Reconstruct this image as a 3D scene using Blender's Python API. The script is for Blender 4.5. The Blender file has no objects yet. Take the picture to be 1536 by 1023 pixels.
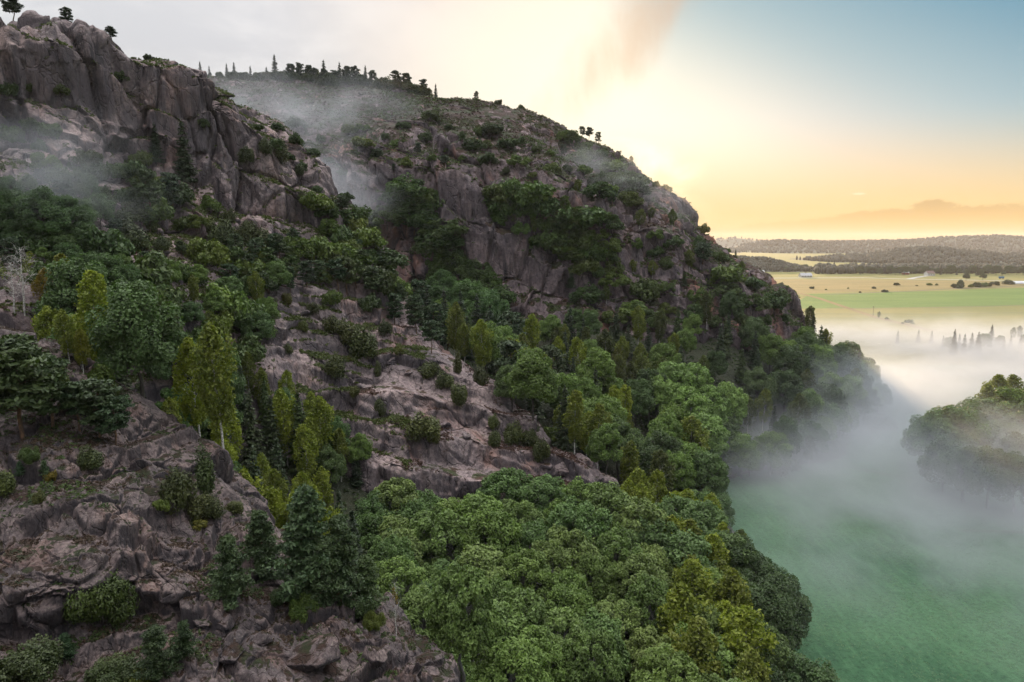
import bpy, math, random
import numpy as np
from mathutils import Vector

SC = bpy.context.scene
COL = SC.collection
R = math.radians

# ------------------------------------------------------------------ camera
CAM_H = 60.0
PITCH = R(8.3)
cp, sp = math.cos(PITCH), math.sin(PITCH)
cam_d = bpy.data.cameras.new("camera")
cam_d.lens = 24.0
cam_d.sensor_width = 36.0
cam_d.clip_start = 0.5
cam_d.clip_end = 40000.0
cam = bpy.data.objects.new("camera", cam_d)
cam.location = (0, 0, CAM_H)
cam.rotation_euler = (math.pi / 2 - PITCH, 0, 0)
COL.objects.link(cam)
SC.camera = cam

SUN_EL, SUN_AZ = R(7.8), R(8.0)      # azimuth clockwise from +Y


def ray(u, v):
    a = (u - 768.0) / 1024.0
    b = (511.5 - v) / 1024.0
    return np.array([a, cp + b * sp, -sp + b * cp])


def P(u, v, Y):
    """point of the place seen at photo pixel (u, v), Y metres ahead"""
    d = ray(u, v)
    return np.array([0, 0, CAM_H]) + d * (Y / d[1])


def G(u, v, z=0.0):
    d = ray(u, v)
    return np.array([0, 0, CAM_H]) + d * ((z - CAM_H) / d[2])


def project(p):
    x, y, z = p[0], p[1], p[2] - CAM_H
    f = y * cp - z * sp
    up = y * sp + z * cp
    return 768 + 1024 * x / f, 511.5 - 1024 * up / f, f


# ------------------------------------------------------------------ noise (numpy)
def _h(ix, iy, iz, seed):
    ix = ix.astype(np.int64); iy = iy.astype(np.int64); iz = iz.astype(np.int64)
    h = (ix * 374761393 + iy * 668265263 + iz * 2147483647 + seed * 974711) & 0xFFFFFFFF
    h = ((h ^ (h >> 13)) * 1274126177) & 0xFFFFFFFF
    h = ((h ^ (h >> 16)) * 2246822519) & 0xFFFFFFFF
    h = h ^ (h >> 15)
    return (h & 0xFFFFFF).astype(np.float64) / 16777216.0


def vnoise(p, seed=0):
    """smooth value noise, -1..1"""
    i = np.floor(p); f = p - i
    w = f * f * f * (f * (f * 6 - 15) + 10)
    out = 0
    for dx in (0, 1):
        wx = w[:, 0] if dx else 1 - w[:, 0]
        for dy in (0, 1):
            wy = w[:, 1] if dy else 1 - w[:, 1]
            for dz in (0, 1):
                wz = w[:, 2] if dz else 1 - w[:, 2]
                out = out + wx * wy * wz * _h(i[:, 0] + dx, i[:, 1] + dy, i[:, 2] + dz, seed)
    return out * 2 - 1


def fbm(p, octv=4, seed=0, gain=0.5):
    a, s, out, q = 1.0, 0.0, 0, p.copy()
    for k in range(octv):
        out = out + a * vnoise(q, seed + k * 17)
        s += a
        a *= gain
        q = q * 2.03 + 7.1
    return out / s


def worley(p, seed=0):
    """F1, F2, random of the nearest cell (three values) and offset from its point"""
    i = np.floor(p)
    n = len(p)
    f1 = np.full(n, 9.0); f2 = np.full(n, 9.0)
    cid = np.zeros((n, 3)); off = np.zeros((n, 3))
    for dx in (-1, 0, 1):
        for dy in (-1, 0, 1):
            for dz in (-1, 0, 1):
                c = i + np.array([dx, dy, dz])
                q = np.stack([_h(c[:, 0], c[:, 1], c[:, 2], seed + k) for k in (1, 2, 3)], 1)
                d = p - (c + q)
                l = np.sqrt((d * d).sum(1))
                m = l < f1
                f2 = np.where(m, f1, np.minimum(f2, l))
                cid[m] = c[m]; off[m] = d[m]
                f1 = np.where(m, l, f1)
    rnd = np.stack([_h(cid[:, 0], cid[:, 1], cid[:, 2], seed + k) for k in (7, 8, 9)], 1)
    return f1, f2, rnd, off


def sstep(a, b, x):
    t = np.clip((x - a) / (b - a), 0, 1)
    return t * t * (3 - 2 * t)


# ------------------------------------------------------------------ mesh helpers
def mesh_np(name, verts, quads=None, tris=None, smooth=True):
    me = bpy.data.meshes.new(name)
    verts = np.asarray(verts, np.float32)
    me.vertices.add(len(verts))
    me.vertices.foreach_set("co", verts.ravel())
    loops, starts, tot = [], [], 0
    if quads is not None and len(quads):
        q = np.asarray(quads, np.int32)
        loops.append(q.ravel()); starts.append(np.arange(len(q)) * 4); tot += q.size
    if tris is not None and len(tris):
        t = np.asarray(tris, np.int32)
        loops.append(t.ravel()); starts.append(tot + np.arange(len(t)) * 3); tot += t.size
    lp = np.concatenate(loops).astype(np.int32); st = np.concatenate(starts).astype(np.int32)
    me.loops.add(len(lp)); me.loops.foreach_set("vertex_index", lp)
    me.polygons.add(len(st)); me.polygons.foreach_set("loop_start", st)
    me.polygons.foreach_set("use_smooth", np.full(len(st), smooth))
    me.update(calc_edges=True)
    return me


def link(name, me, mat=None, parent=None, loc=None, **props):
    o = bpy.data.objects.new(name, me)
    COL.objects.link(o)
    if mat is not None and me is not None and not me.materials:
        me.materials.append(mat)
    if parent is not None:
        o.parent = parent
    if loc is not None:
        o.location = loc
    for k, v in props.items():
        if v is not None:
            o[k] = v
    return o


def grid_quads(nu, nv):
    i = np.arange(nu * nv).reshape(nu, nv)
    return np.stack([i[:-1, :-1], i[1:, :-1], i[1:, 1:], i[:-1, 1:]], -1).reshape(-1, 4)


def catmull(c, t):
    """c (n, ...) control values, t in 0..n-1"""
    n = len(c)
    i = np.clip(np.floor(t).astype(int), 0, n - 2)
    f = (t - i).reshape((-1,) + (1,) * (c.ndim - 1))
    p1, p2 = c[i], c[i + 1]
    p0 = np.where((i > 0).reshape(f.shape), c[np.maximum(i - 1, 0)], 2 * p1 - p2)
    p3 = np.where((i + 2 < n).reshape(f.shape), c[np.minimum(i + 2, n - 1)], 2 * p2 - p1)
    m1, m2 = (p2 - p0) * 0.42, (p3 - p1) * 0.42
    f2, f3 = f * f, f * f * f
    return (2 * f3 - 3 * f2 + 1) * p1 + (f3 - 2 * f2 + f) * m1 + (-2 * f3 + 3 * f2) * p2 + (f3 - f2) * m2


def loft(net, res, disp):
    """net (cols, rows, 3) -> displaced grid of points about RES metres apart; DISP(p, n, s) metres along the normal"""
    def ts(c, axis, r):
        d = np.sqrt(((np.diff(c, axis=axis)) ** 2).sum(-1))
        L = d.mean(axis=1 - axis)
        L = np.maximum(L, d.max(axis=1 - axis) * 0.7)
        cum = np.concatenate([[0], np.cumsum(L)])
        k = max(8, int(cum[-1] / r))
        return np.interp(np.linspace(0, cum[-1], k), cum, np.arange(len(cum)))
    # a buried column at either end, so that no side is open
    e0, e1 = net[0] + (net[0] - net[1]) * 0.5, net[-1] + (net[-1] - net[-2]) * 0.5
    e0 = e0 + np.array([0, 0, -14.0]); e1 = e1 + np.array([0, 0, -14.0])
    net = np.concatenate([e0[None], net, e1[None]])
    tu, tv = ts(net, 0, res), ts(net, 1, res)
    a = catmull(net, tu)
    b = catmull(a.transpose(1, 0, 2), tv).transpose(1, 0, 2)
    nu, nv = b.shape[:2]
    for _ in range(2):
        du = np.gradient(b, axis=0); dv = np.gradient(b, axis=1)
        n = np.cross(dv, du)
        n /= np.linalg.norm(n, axis=-1, keepdims=True) + 1e-9
        break
    p = b.reshape(-1, 3); n = n.reshape(-1, 3)
    p = disp(p, n)
    return p.reshape(nu, nv, 3)


def nodes(mat):
    mat.use_nodes = True
    nt = mat.node_tree
    nt.nodes.clear()
    return nt


class NT:
    """a few shorthands for node trees"""
    def __init__(s, tree): s.t = tree
    def n(s, typ, **kw):
        x = s.t.nodes.new(typ)
        for k, v in kw.items():
            setattr(x, k, v)
        return x
    def l(s, a, b): s.t.links.new(a, b)
    def put(s, sock, v):
        if hasattr(v, "is_linked") or hasattr(v, "links"): s.t.links.new(v, sock)
        else: sock.default_value = v
    def math(s, op, a, b=0.0, c=None, clamp=False):
        x = s.n("ShaderNodeMath", operation=op); x.use_clamp = clamp
        s.put(x.inputs[0], a); s.put(x.inputs[1], b)
        if c is not None: s.put(x.inputs[2], c)
        return x.outputs[0]
    def vmath(s, op, a, b):
        x = s.n("ShaderNodeVectorMath", operation=op)
        s.put(x.inputs[0], a); s.put(x.inputs[1], b)
        return x.outputs["Value"] if op in ("DOT_PRODUCT", "LENGTH", "DISTANCE") else x.outputs[0]
    def noise(s, vec, scale, detail=4, rough=0.55, dist=0.0):
        x = s.n("ShaderNodeTexNoise")
        s.put(x.inputs["Vector"], vec); x.inputs["Scale"].default_value = scale
        x.inputs["Detail"].default_value = detail; x.inputs["Roughness"].default_value = rough
        x.inputs["Distortion"].default_value = dist
        return x.outputs["Fac"]
    def ramp(s, fac, stops, interp="LINEAR"):
        x = s.n("ShaderNodeValToRGB"); x.color_ramp.interpolation = interp
        e = x.color_ramp.elements
        while len(e) < len(stops): e.new(0.5)
        for k, (pos, c) in enumerate(stops):
            e[k].position = pos
            e[k].color = (c, c, c, 1) if isinstance(c, (int, float)) else (*c, 1)
        s.put(x.inputs[0], fac)
        return x.outputs[0]
    def mix(s, fac, a, b, blend="MIX"):
        x = s.n("ShaderNodeMix", data_type="RGBA", blend_type=blend)
        s.put(x.inputs[0], fac)
        s.put(x.inputs[6], (*a, 1) if isinstance(a, tuple) and len(a) == 3 else a)
        s.put(x.inputs[7], (*b, 1) if isinstance(b, tuple) and len(b) == 3 else b)
        return x.outputs[2]
    def mapr(s, v, a, b, c=0.0, d=1.0, smooth=True):
        x = s.n("ShaderNodeMapRange"); x.interpolation_type = "SMOOTHSTEP" if smooth else "LINEAR"
        s.put(x.inputs[0], v)
        for k, q in zip((1, 2, 3, 4), (a, b, c, d)): x.inputs[k].default_value = q
        return x.outputs[0]
    def scale(s, vec, v3):
        return s.vmath("MULTIPLY", vec, v3)
# ------------------------------------------------------------------ world, sun
SDIR = Vector((math.sin(SUN_AZ) * math.cos(SUN_EL), math.cos(SUN_AZ) * math.cos(SUN_EL), math.sin(SUN_EL)))
EXPO = 2.12
def make_world():
    w = bpy.data.worlds.new("World"); SC.world = w
    w.use_nodes = True
    t = NT(w.node_tree); w.node_tree.nodes.clear()
    out = t.n("ShaderNodeOutputWorld"); bg = t.n("ShaderNodeBackground")
    sky = t.n("ShaderNodeTexSky"); sky.sky_type = "NISHITA"; sky.sun_disc = False
    sky.sun_elevation = SUN_EL; sky.sun_rotation = SUN_AZ
    sky.altitude = 60; sky.air_density = 1.0; sky.dust_density = 1.5; sky.ozone_density = 1.5
    tc = t.n("ShaderNodeTexCoord").outputs["Generated"]
    d = t.n("ShaderNodeVectorMath", operation="NORMALIZE"); t.l(tc, d.inputs[0]); d = d.outputs[0]
    xyz = t.n("ShaderNodeSeparateXYZ"); t.l(d, xyz.inputs[0]); x, y, z = xyz.outputs
    az = t.math("ARCTAN2", x, y)                    # radians right of straight north
    el = t.math("ARCSINE", z)
    s = t.vmath("DOT_PRODUCT", d, tuple(SDIR))
    ang = t.math("ARCCOSINE", s)
    # sky brightness compressed, so that the glow round the sun is capped
    den = t.vmath("ADD", t.vmath("MULTIPLY", sky.outputs[0], (0.36, 0.37, 0.40)), (1, 1, 1))
    c = t.vmath("DIVIDE", sky.outputs[0], den)
    c = t.mix(1.0, c, (1.12, 1.0, 0.98), "MULTIPLY")
    # veil of mist-grey cloud over the hill; carried unseen overhead and behind as added sky light; clear blue to the right of the sun
    n1 = t.noise(d, 2.2, 6, 0.55, 0.4)
    n2 = t.noise(t.scale(d, (1, 1, 2.5)), 5.0, 6, 0.6, 0.3)
    lft = t.mapr(t.math("ADD", az, t.math("MULTIPLY", n1, 0.35)), 0.42, -0.15)
    lft = t.math("MAXIMUM", lft, t.mapr(y, 0.15, -0.25))
    hi = t.mapr(el, 0.02, 0.25)
    veil = t.math("MULTIPLY", lft, t.math("ADD", t.math("MULTIPLY", hi, 0.55), 0.3))
    over = t.math("MULTIPLY", t.mapr(el, 0.36, 0.6), 0.95)
    veil = t.math("MAXIMUM", veil, over)
    vc = t.mix(t.mapr(n2, 0.35, 0.65), (1.42, 1.47, 1.56), (1.78, 1.80, 1.84))
    vc = t.mix(t.mapr(ang, 0.50, 0.10), vc, (2.2, 2.02, 1.72))
    vc = t.mix(1.0, vc, t.mapr(el, 0.0, 0.3, 0.8, 1.25), "MULTIPLY")
    front = t.math("MULTIPLY", t.mapr(el, 0.34, 0.85, 0.0, 1.0), t.mapr(y, -0.7, 0.6, 0.9, 4.0))  # unseen sky overhead, brightened to light the ground, most towards the front
    vc = t.mix(1.0, vc, t.math("ADD", front, 1.0), "MULTIPLY")
    c = t.mix(veil, c, vc)
    # unseen sky behind the viewer, dimmed so faces turned this way stay dark
    bk = t.math("MULTIPLY", t.mapr(y, 0.35, -0.35), t.mapr(el, 1.0, 0.35))
    c = t.mix(bk, c, t.mix(1.0, c, (0.50, 0.54, 0.62), "MULTIPLY"))
    c = t.mix(1.0, c, (0.94, 0.93, 0.92), "MULTIPLY")
    # glow round the sun
    c = t.mix(t.math("MULTIPLY", t.mapr(ang, 0.34, 0.02), 0.9), c, (2.85, 2.62, 2.05))
    # clear sky away from the sun, up and to the right
    bl = t.math("MULTIPLY", t.math("ADD", el, t.math("MULTIPLY", az, 0.45)), t.mapr(az, -0.10, 0.24))
    bl = t.math("MULTIPLY", bl, t.mapr(az, 2.2, 1.3))
    bl = t.math("MULTIPLY", bl, t.mapr(el, 0.62, 0.46))
    c = t.mix(t.math("MULTIPLY", t.mapr(bl, 0.22, 0.46), 0.85), c, (1.25, 1.55, 1.55))
    c = t.mix(t.mapr(bl, 0.31, 0.66), c, (0.13, 0.62, 0.98))
    # yellow along the horizon
    hz = t.mapr(el, 0.17, 0.0, 0, 1)
    hz = t.math("MULTIPLY", hz, t.mapr(ang, 1.3, 0.5))
    c = t.mix(t.math("MULTIPLY", hz, 0.9), c, (2.35, 1.50, 0.46))
    # rust-coloured wisp up from the sun
    wl = t.math("SUBTRACT", t.math("SUBTRACT", az, 0.115), t.math("MULTIPLY", t.math("SUBTRACT", el, 0.225), 0.95))
    wl = t.math("ADD", wl, t.math("MULTIPLY", t.math("SUBTRACT", t.noise(t.scale(d, (2.2, 2.2, 1.0)), 5.5, 7, 0.62, 0.5), 0.5), 0.16))
    wm = t.mapr(t.math("ABSOLUTE", wl), 0.085, 0.0)
    wm = t.math("MULTIPLY", wm, t.math("MULTIPLY", t.mapr(el, 0.13, 0.24), t.mapr(el, 0.62, 0.40)))
    c = t.mix(t.math("MULTIPLY", wm, t.mapr(t.noise(t.scale(d, (3.5, 3.5, 1.0)), 7.0, 7, 0.6, 0.4), 0.3, 0.7, 0.2, 0.52)), c, (1.85, 1.18, 0.70))
    # cloud bank low over the hills to the right
    te = t.math("TANGENT", el)
    edge = t.mapr(az, 0.25, 0.50, 0.016, 0.043, False)
    g = t.math("DIVIDE", t.math("SUBTRACT", az, 0.548), 0.019)
    g = t.math("POWER", 2.718, t.math("MULTIPLY", t.math("MULTIPLY", g, g), -1.0))
    edge = t.math("ADD", edge, t.math("MULTIPLY", g, 0.008))
    n3 = t.noise(t.scale(d, (1, 1, 2.0)), 30.0, 8, 0.7)
    edge = t.math("ADD", edge, t.math("MULTIPLY", t.math("SUBTRACT", n3, 0.5), 0.030))
    bank = t.math("SUBTRACT", edge, te)
    bm = t.math("MULTIPLY", t.mapr(bank, -0.0008, 0.0035), t.mapr(az, 0.2, 0.5, 0.35, 0.8))
    bm = t.math("MULTIPLY", bm, t.mapr(te, 0.0, 0.028, 0.45, 1.0))
    bc = t.mix(t.mapr(te, 0.02, 0.055), (2.15, 1.33, 0.45), (1.55, 1.0, 0.42))
    c = t.mix(bm, c, bc)
    # two small bright streaks of cloud
    sa = t.math("DIVIDE", t.math("SUBTRACT", az, 0.462), 0.009); se = t.math("DIVIDE", t.math("SUBTRACT", el, 0.0605), 0.0016)
    sm = t.mapr(t.math("ADD", t.math("MULTIPLY", sa, sa), t.math("MULTIPLY", se, se)), 1.0, 0.3)
    c = t.mix(t.math("MULTIPLY", sm, 0.6), c, (2.7, 2.4, 1.6))
    # below the horizon
    c = t.mix(t.mapr(el, -0.01, -0.05), c, (0.25, 0.24, 0.2))
    bg.inputs[1].default_value = 0.10
    t.l(c, bg.inputs[0]); t.l(bg.outputs[0], out.inputs[0])

make_world()

sd = bpy.data.lights.new("sun", "SUN")
sd.energy = 2.0; sd.angle = R(1.0); sd.color = (1.0, 0.70, 0.40)
so = bpy.data.objects.new("sun", sd); COL.objects.link(so)
so.rotation_euler = SDIR.to_track_quat("Z", "Y").to_euler()
so.location = (100, 600, 300)

SC.view_settings.view_transform = "Standard"
SC.view_settings.look = "None"
SC.view_settings.exposure = EXPO
SC.view_settings.gamma = 1.0
SC.render.engine = "CYCLES"
SC.cycles.use_denoising = True
SC.cycles.max_bounces = 5
SC.cycles.diffuse_bounces = 2
SC.cycles.glossy_bounces = 1
SC.cycles.transparent_max_bounces = 6
SC.cycles.transmission_bounces = 2
SC.cycles.volume_bounces = 0
SC.cycles.sample_clamp_indirect = 4.0
# ------------------------------------------------------------------ materials: rock and ground
def rock_mat(name, tint=(1, 1, 1), k=1.0, moss=0.5, streak=0.6, heath=(0.055, 0.033, 0.024), green=(0.035, 0.048, 0.016), pink=0.5, weather=0.6):
    """granite: k scales the pattern (smaller = finer)"""
    m = bpy.data.materials.new(name); t = NT(nodes(m))
    out = t.n("ShaderNodeOutputMaterial"); bs = t.n("ShaderNodeBsdfPrincipled")
    geo = t.n("ShaderNodeNewGeometry"); pos = geo.outputs["Position"]
    nz = t.n("ShaderNodeSeparateXYZ"); t.l(geo.outputs["Normal"], nz.inputs[0]); nz = nz.outputs[2]
    big = t.noise(pos, 0.09 / k, 6, 0.6)
    fine = t.noise(pos, 1.6 / k, 9, 0.68)
    c = t.ramp(big, [(0.30, (0.10, 0.092, 0.100)), (0.45, (0.19, 0.168, 0.175)), (0.58, (0.28, 0.238, 0.238)), (0.72, (0.40, 0.335, 0.32))])
    c = t.mix(t.mapr(fine, 0.38, 0.68), c, t.mix(0.72, c, (0.04, 0.036, 0.04)))
    pk = t.noise(t.scale(pos, (0.10 / k, 0.10 / k, 0.035 / k)), 1.0, 5, 0.6)
    c = t.mix(t.math("MULTIPLY", t.mapr(pk, 0.52, 0.70), pink), c, (0.36, 0.185, 0.12))
    # water streaks down the steep faces
    st = t.noise(t.scale(pos, (0.75 / k, 0.75 / k, 0.045 / k)), 1.0, 6, 0.62, 0.4)
    st2 = t.noise(t.scale(pos, (0.2 / k, 0.2 / k, 0.02 / k)), 1.0, 3, 0.5)
    steep = t.mapr(nz, 0.25, 0.7, 1, 0)
    sm = t.math("MULTIPLY", t.math("MULTIPLY", t.mapr(st, 0.48, 0.62), t.mapr(st2, 0.38, 0.6)), steep)
    c = t.mix(t.math("MULTIPLY", sm, streak), c, (0.022, 0.022, 0.026))
    pale = t.math("MULTIPLY", t.mapr(st, 0.42, 0.30), steep)
    c = t.mix(t.math("MULTIPLY", pale, 0.35), c, (0.42, 0.36, 0.32))
    # black lichen weathering over the steep faces
    bw = t.noise(t.scale(pos, (0.12 / k, 0.12 / k, 0.05 / k)), 1.0, 7, 0.68)
    c = t.mix(t.math("MULTIPLY", t.math("MULTIPLY", t.mapr(bw, 0.30, 0.54), steep), weather), c, (0.058, 0.056, 0.066))
    # lichen
    li = t.noise(pos, 3.1 / k, 8, 0.72)
    lm = t.math("MULTIPLY", t.mapr(li, 0.54, 0.66), t.mapr(nz, 0.1, 0.8))
    c = t.mix(t.math("MULTIPLY", lm, 0.7), c, (0.37, 0.375, 0.32))
    dk = t.noise(pos, 0.7 / k, 8, 0.7)
    c = t.mix(t.math("MULTIPLY", t.mapr(dk, 0.55, 0.72), 0.6), c, (0.045, 0.042, 0.045))
    # moss and heath on what lies flat
    mn = t.noise(pos, 0.35 / k, 7, 0.65)
    mk = t.math("ADD", t.math("MULTIPLY", nz, 0.8), t.math("MULTIPLY", mn, 1.3))
    mk = t.mapr(mk, 1.62 - moss * 0.62, 1.72 - moss * 0.62)
    hn = t.noise(pos, 0.22 / k, 4, 0.6)
    hc = t.mix(t.mapr(hn, 0.42, 0.58), heath, green)
    hc = t.mix(t.mapr(fine, 0.4, 0.65), hc, t.mix(0.55, hc, (0.012, 0.014, 0.008)))
    c = t.mix(mk, c, hc)
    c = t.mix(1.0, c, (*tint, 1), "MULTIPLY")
    t.l(c, bs.inputs["Base Color"])
    bs.inputs["Roughness"].default_value = 0.85
    bs.inputs["Specular IOR Level"].default_value = 0.25
    # bump: grain, flutes down the steep faces, a few long joints
    fl = t.noise(t.scale(pos, (0.9 / k, 0.9 / k, 0.10 / k)), 1.0, 5, 0.6, 0.3)
    jn = t.n("ShaderNodeTexVoronoi", feature="DISTANCE_TO_EDGE")
    wn = t.n("ShaderNodeTexNoise"); wn.inputs["Scale"].default_value = 0.35 / k; t.l(pos, wn.inputs["Vector"])
    wv = t.vmath("ADD", pos, t.scale(wn.outputs["Color"], (3.0 * k, 3.0 * k, 3.0 * k)))
    t.l(t.scale(wv, (0.30 / k, 0.30 / k, 0.12 / k)), jn.inputs["Vector"]); jn.inputs["Scale"].default_value = 1.0
    cr = t.mapr(jn.outputs["Distance"], 0.0, 0.035)
    h = t.math("ADD", t.math("MULTIPLY", cr, 0.30 * k), t.math("MULTIPLY", fine, 0.30 * k))
    h = t.math("ADD", h, t.math("MULTIPLY", t.math("MULTIPLY", fl, steep), 1.1 * k))
    h = t.math("ADD", h, t.math("MULTIPLY", dk, 0.35 * k))
    bp = t.n("ShaderNodeBump"); bp.inputs["Strength"].default_value = 0.9; bp.inputs["Distance"].default_value = 1.0
    t.l(h, bp.inputs["Height"]); t.l(bp.outputs[0], bs.inputs["Normal"])
    t.l(bs.outputs[0], out.inputs[0])
    return m


def soil_mat():
    m = bpy.data.materials.new("forest_soil"); t = NT(nodes(m))
    out = t.n("ShaderNodeOutputMaterial"); bs = t.n("ShaderNodeBsdfPrincipled")
    pos = t.n("ShaderNodeNewGeometry").outputs["Position"]
    c = t.ramp(t.noise(pos, 0.25, 8, 0.65), [(0.3, (0.018, 0.02, 0.009)), (0.5, (0.03, 0.036, 0.014)), (0.7, (0.05, 0.042, 0.024))])
    t.l(c, bs.inputs["Base Color"]); bs.inputs["Roughness"].default_value = 0.95
    bp = t.n("ShaderNodeBump"); t.l(t.noise(pos, 1.2, 8, 0.7), bp.inputs["Height"]); bp.inputs["Distance"].default_value = 0.8
    t.l(bp.outputs[0], bs.inputs["Normal"]); t.l(bs.outputs[0], out.inputs[0])
    return m


def field_mat(name, ca, cb, scale=0.02, stretch=(1, 1, 1), rough=0.9, grain=0.35):
    m = bpy.data.materials.new(name); t = NT(nodes(m))
    out = t.n("ShaderNodeOutputMaterial"); bs = t.n("ShaderNodeBsdfPrincipled")
    pos = t.n("ShaderNodeNewGeometry").outputs["Position"]
    p2 = t.scale(pos, stretch)
    c = t.mix(t.mapr(t.noise(p2, scale, 5, 0.6), 0.35, 0.65), ca, cb)
    f = t.noise(pos, 1.3, 6, 0.75)
    f2 = t.noise(t.scale(pos, (0.8, 0.12, 1)), 1.0, 6, 0.7)
    c = t.mix(t.math("MULTIPLY", t.mapr(f, 0.4, 0.7), grain), c, tuple(x * 0.35 for x in ca))
    c = t.mix(t.math("MULTIPLY", t.mapr(f2, 0.45, 0.7), grain * 0.5), c, tuple(min(1, x * 1.6) for x in cb))
    t.l(c, bs.inputs["Base Color"]); bs.inputs["Roughness"].default_value = rough
    bs.inputs["Specular IOR Level"].default_value = 0.1
    bp = t.n("ShaderNodeBump"); t.l(f, bp.inputs["Height"]); bp.inputs["Distance"].default_value = 0.4
    t.l(bp.outputs[0], bs.inputs["Normal"]); t.l(bs.outputs[0], out.inputs[0])
    return m


def plain_mat(name, col, rough=0.7, grain=0.3, scale=2.0):
    m = bpy.data.materials.new(name); t = NT(nodes(m))
    out = t.n("ShaderNodeOutputMaterial"); bs = t.n("ShaderNodeBsdfPrincipled")
    pos = t.n("ShaderNodeTexCoord").outputs["Object"]
    c = t.mix(t.math("MULTIPLY", t.noise(pos, scale, 5, 0.6), grain), col, tuple(x * 0.4 for x in col))
    t.l(c, bs.inputs["Base Color"]); bs.inputs["Roughness"].default_value = rough
    t.l(bs.outputs[0], out.inputs[0])
    return m


# ------------------------------------------------------------------ rock relief
def blocky(p, n, scales, seed, warp=1.5, wscale=0.12, zs=1.7):
    """joint-bounded blocks: each cell stands out or back and is tilted a little; grooves between"""
    w = np.stack([vnoise(p * wscale + 11 * k, seed + 31 * k) for k in range(3)], 1) * warp
    q = p + w
    d = np.zeros(len(p))
    for k, (S, amp, tilt, groove) in enumerate(scales):
        c = np.array([S, S, S * zs])
        f1, f2, r, off = worley(q / c + k * 3.7, seed + k * 101)
        e = f2 - f1
        edge = sstep(0, 0.16, e)
        v = (r[:, 0] - 0.5) * 2 * amp + (off[:, 0] * (r[:, 1] - .5) + off[:, 1] * (r[:, 2] - .5) + off[:, 2] * (r[:, 0] - .6)) * tilt
        d += v - groove * (1 - edge)
    return d


def terrace(p, h, seed, blend=0.8, dip=(0.2, 0.1), warp=0.8, ws=16.0, sharp=0.55):
    """flat treads and steep risers about H metres apart, dipping a little, that die out and merge"""
    zz = p[:, 2] + dip[0] * p[:, 0] + dip[1] * p[:, 1] + h * warp * fbm(p / ws, 3, seed)
    q = zz / h
    fr = q - np.floor(q)
    t = sstep(sharp, 1.0, fr) + 0.10 * fr
    t = t / 1.10
    b = blend * np.clip(0.65 + 0.9 * fbm(p / (ws * 1.3), 2, seed + 4), 0.1, 1.0)
    o = p.copy()
    o[:, 2] += (t - fr) * h * b
    return o, fr


def flutes(p, S, amp, seed, zs=5.0, groove=0.3):
    """upright columns and slabs between vertical joints"""
    w = np.stack([fbm(p / (S * 4) + 5 * k, 2, seed + k) for k in range(3)], 1) * S * 0.9
    f1, f2, r, off = worley((p + w) / np.array([S, S, S * zs]), seed)
    e = f2 - f1
    return (r[:, 0] - 0.5) * 2 * amp + (off[:, 0] * (r[:, 1] - .5) + off[:, 1] * (r[:, 2] - .5)) * amp * 1.6 - groove * amp * (1 - sstep(0, 0.10, e))


def disp_cliff(seed, A=1.0, S=1.0, fine=1.0, H=(12.0, 4.5), blend=(0.85, 0.6), zs=4.0, calm=None):
    def f(p, n):
        p0 = p.copy()
        h = n.copy(); h[:, 2] *= 0.2
        h /= np.linalg.norm(h, axis=1, keepdims=True) + 1e-9
        d = A * fbm(p / (30 * S), 3, seed) * 4.0
        d += flutes(p, 15 * S, 2.3 * A, seed + 1, zs * 0.7, 0.8)
        d += flutes(p, 5.5 * S, 0.95 * A, seed + 40, zs, 0.6)
        d += flutes(p, 2.2 * S, 0.30 * A * fine, seed + 80, zs, 0.5)
        d += 0.22 * A * fine * fbm(p / (1.8 * S), 3, seed + 9)
        p = p + h * d[:, None]
        p, _ = terrace(p, H[0] * S, seed + 60, blend[0], (0.22, 0.1), 1.0, 22 * S, 0.5)
        p, _ = terrace(p, H[1] * S, seed + 70, blend[1], (0.25, 0.05), 1.0, 9 * S, 0.5)
        if calm is not None:      # the rounded top is worn smooth
            k = (1 - 0.68 * sstep(*calm, p0[:, 2]))[:, None]
            p = p0 + (p - p0) * k
        return p
    return f


def loft_obj(name, net, res, disp, mat, seed=0, **props):
    g = loft(net, res, disp)
    nu, nv = g.shape[:2]
    me = mesh_np(name, g.reshape(-1, 3), grid_quads(nu, nv))
    return link(name, me, mat, kind="structure", **props), g


def net_px(cols, back):
    """cols: lists of (u, v, Y) from crest to foot; BACK: (dY, dz) per column for two rows behind the crest"""
    out = []
    for c, (bx, by, bz) in zip(cols, back):
        pts = [P(*q) for q in c]
        b1 = pts[0] + np.array([bx * 0.4, by * 0.4, bz * 0.25])
        b2 = pts[0] + np.array([bx, by, bz])
        low = pts[-1] + (pts[-1] - pts[-2]) * 0.3 + np.array([0, -1.0, -14.0])
        out.append([b2, b1] + pts + [low])
    return np.array(out)


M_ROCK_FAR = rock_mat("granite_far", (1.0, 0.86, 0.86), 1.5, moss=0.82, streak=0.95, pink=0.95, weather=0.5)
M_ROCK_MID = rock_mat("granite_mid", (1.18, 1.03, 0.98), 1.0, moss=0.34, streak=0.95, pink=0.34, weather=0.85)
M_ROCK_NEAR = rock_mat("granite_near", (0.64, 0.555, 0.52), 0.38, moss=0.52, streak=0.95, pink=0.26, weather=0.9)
M_SOIL = soil_mat()

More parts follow.
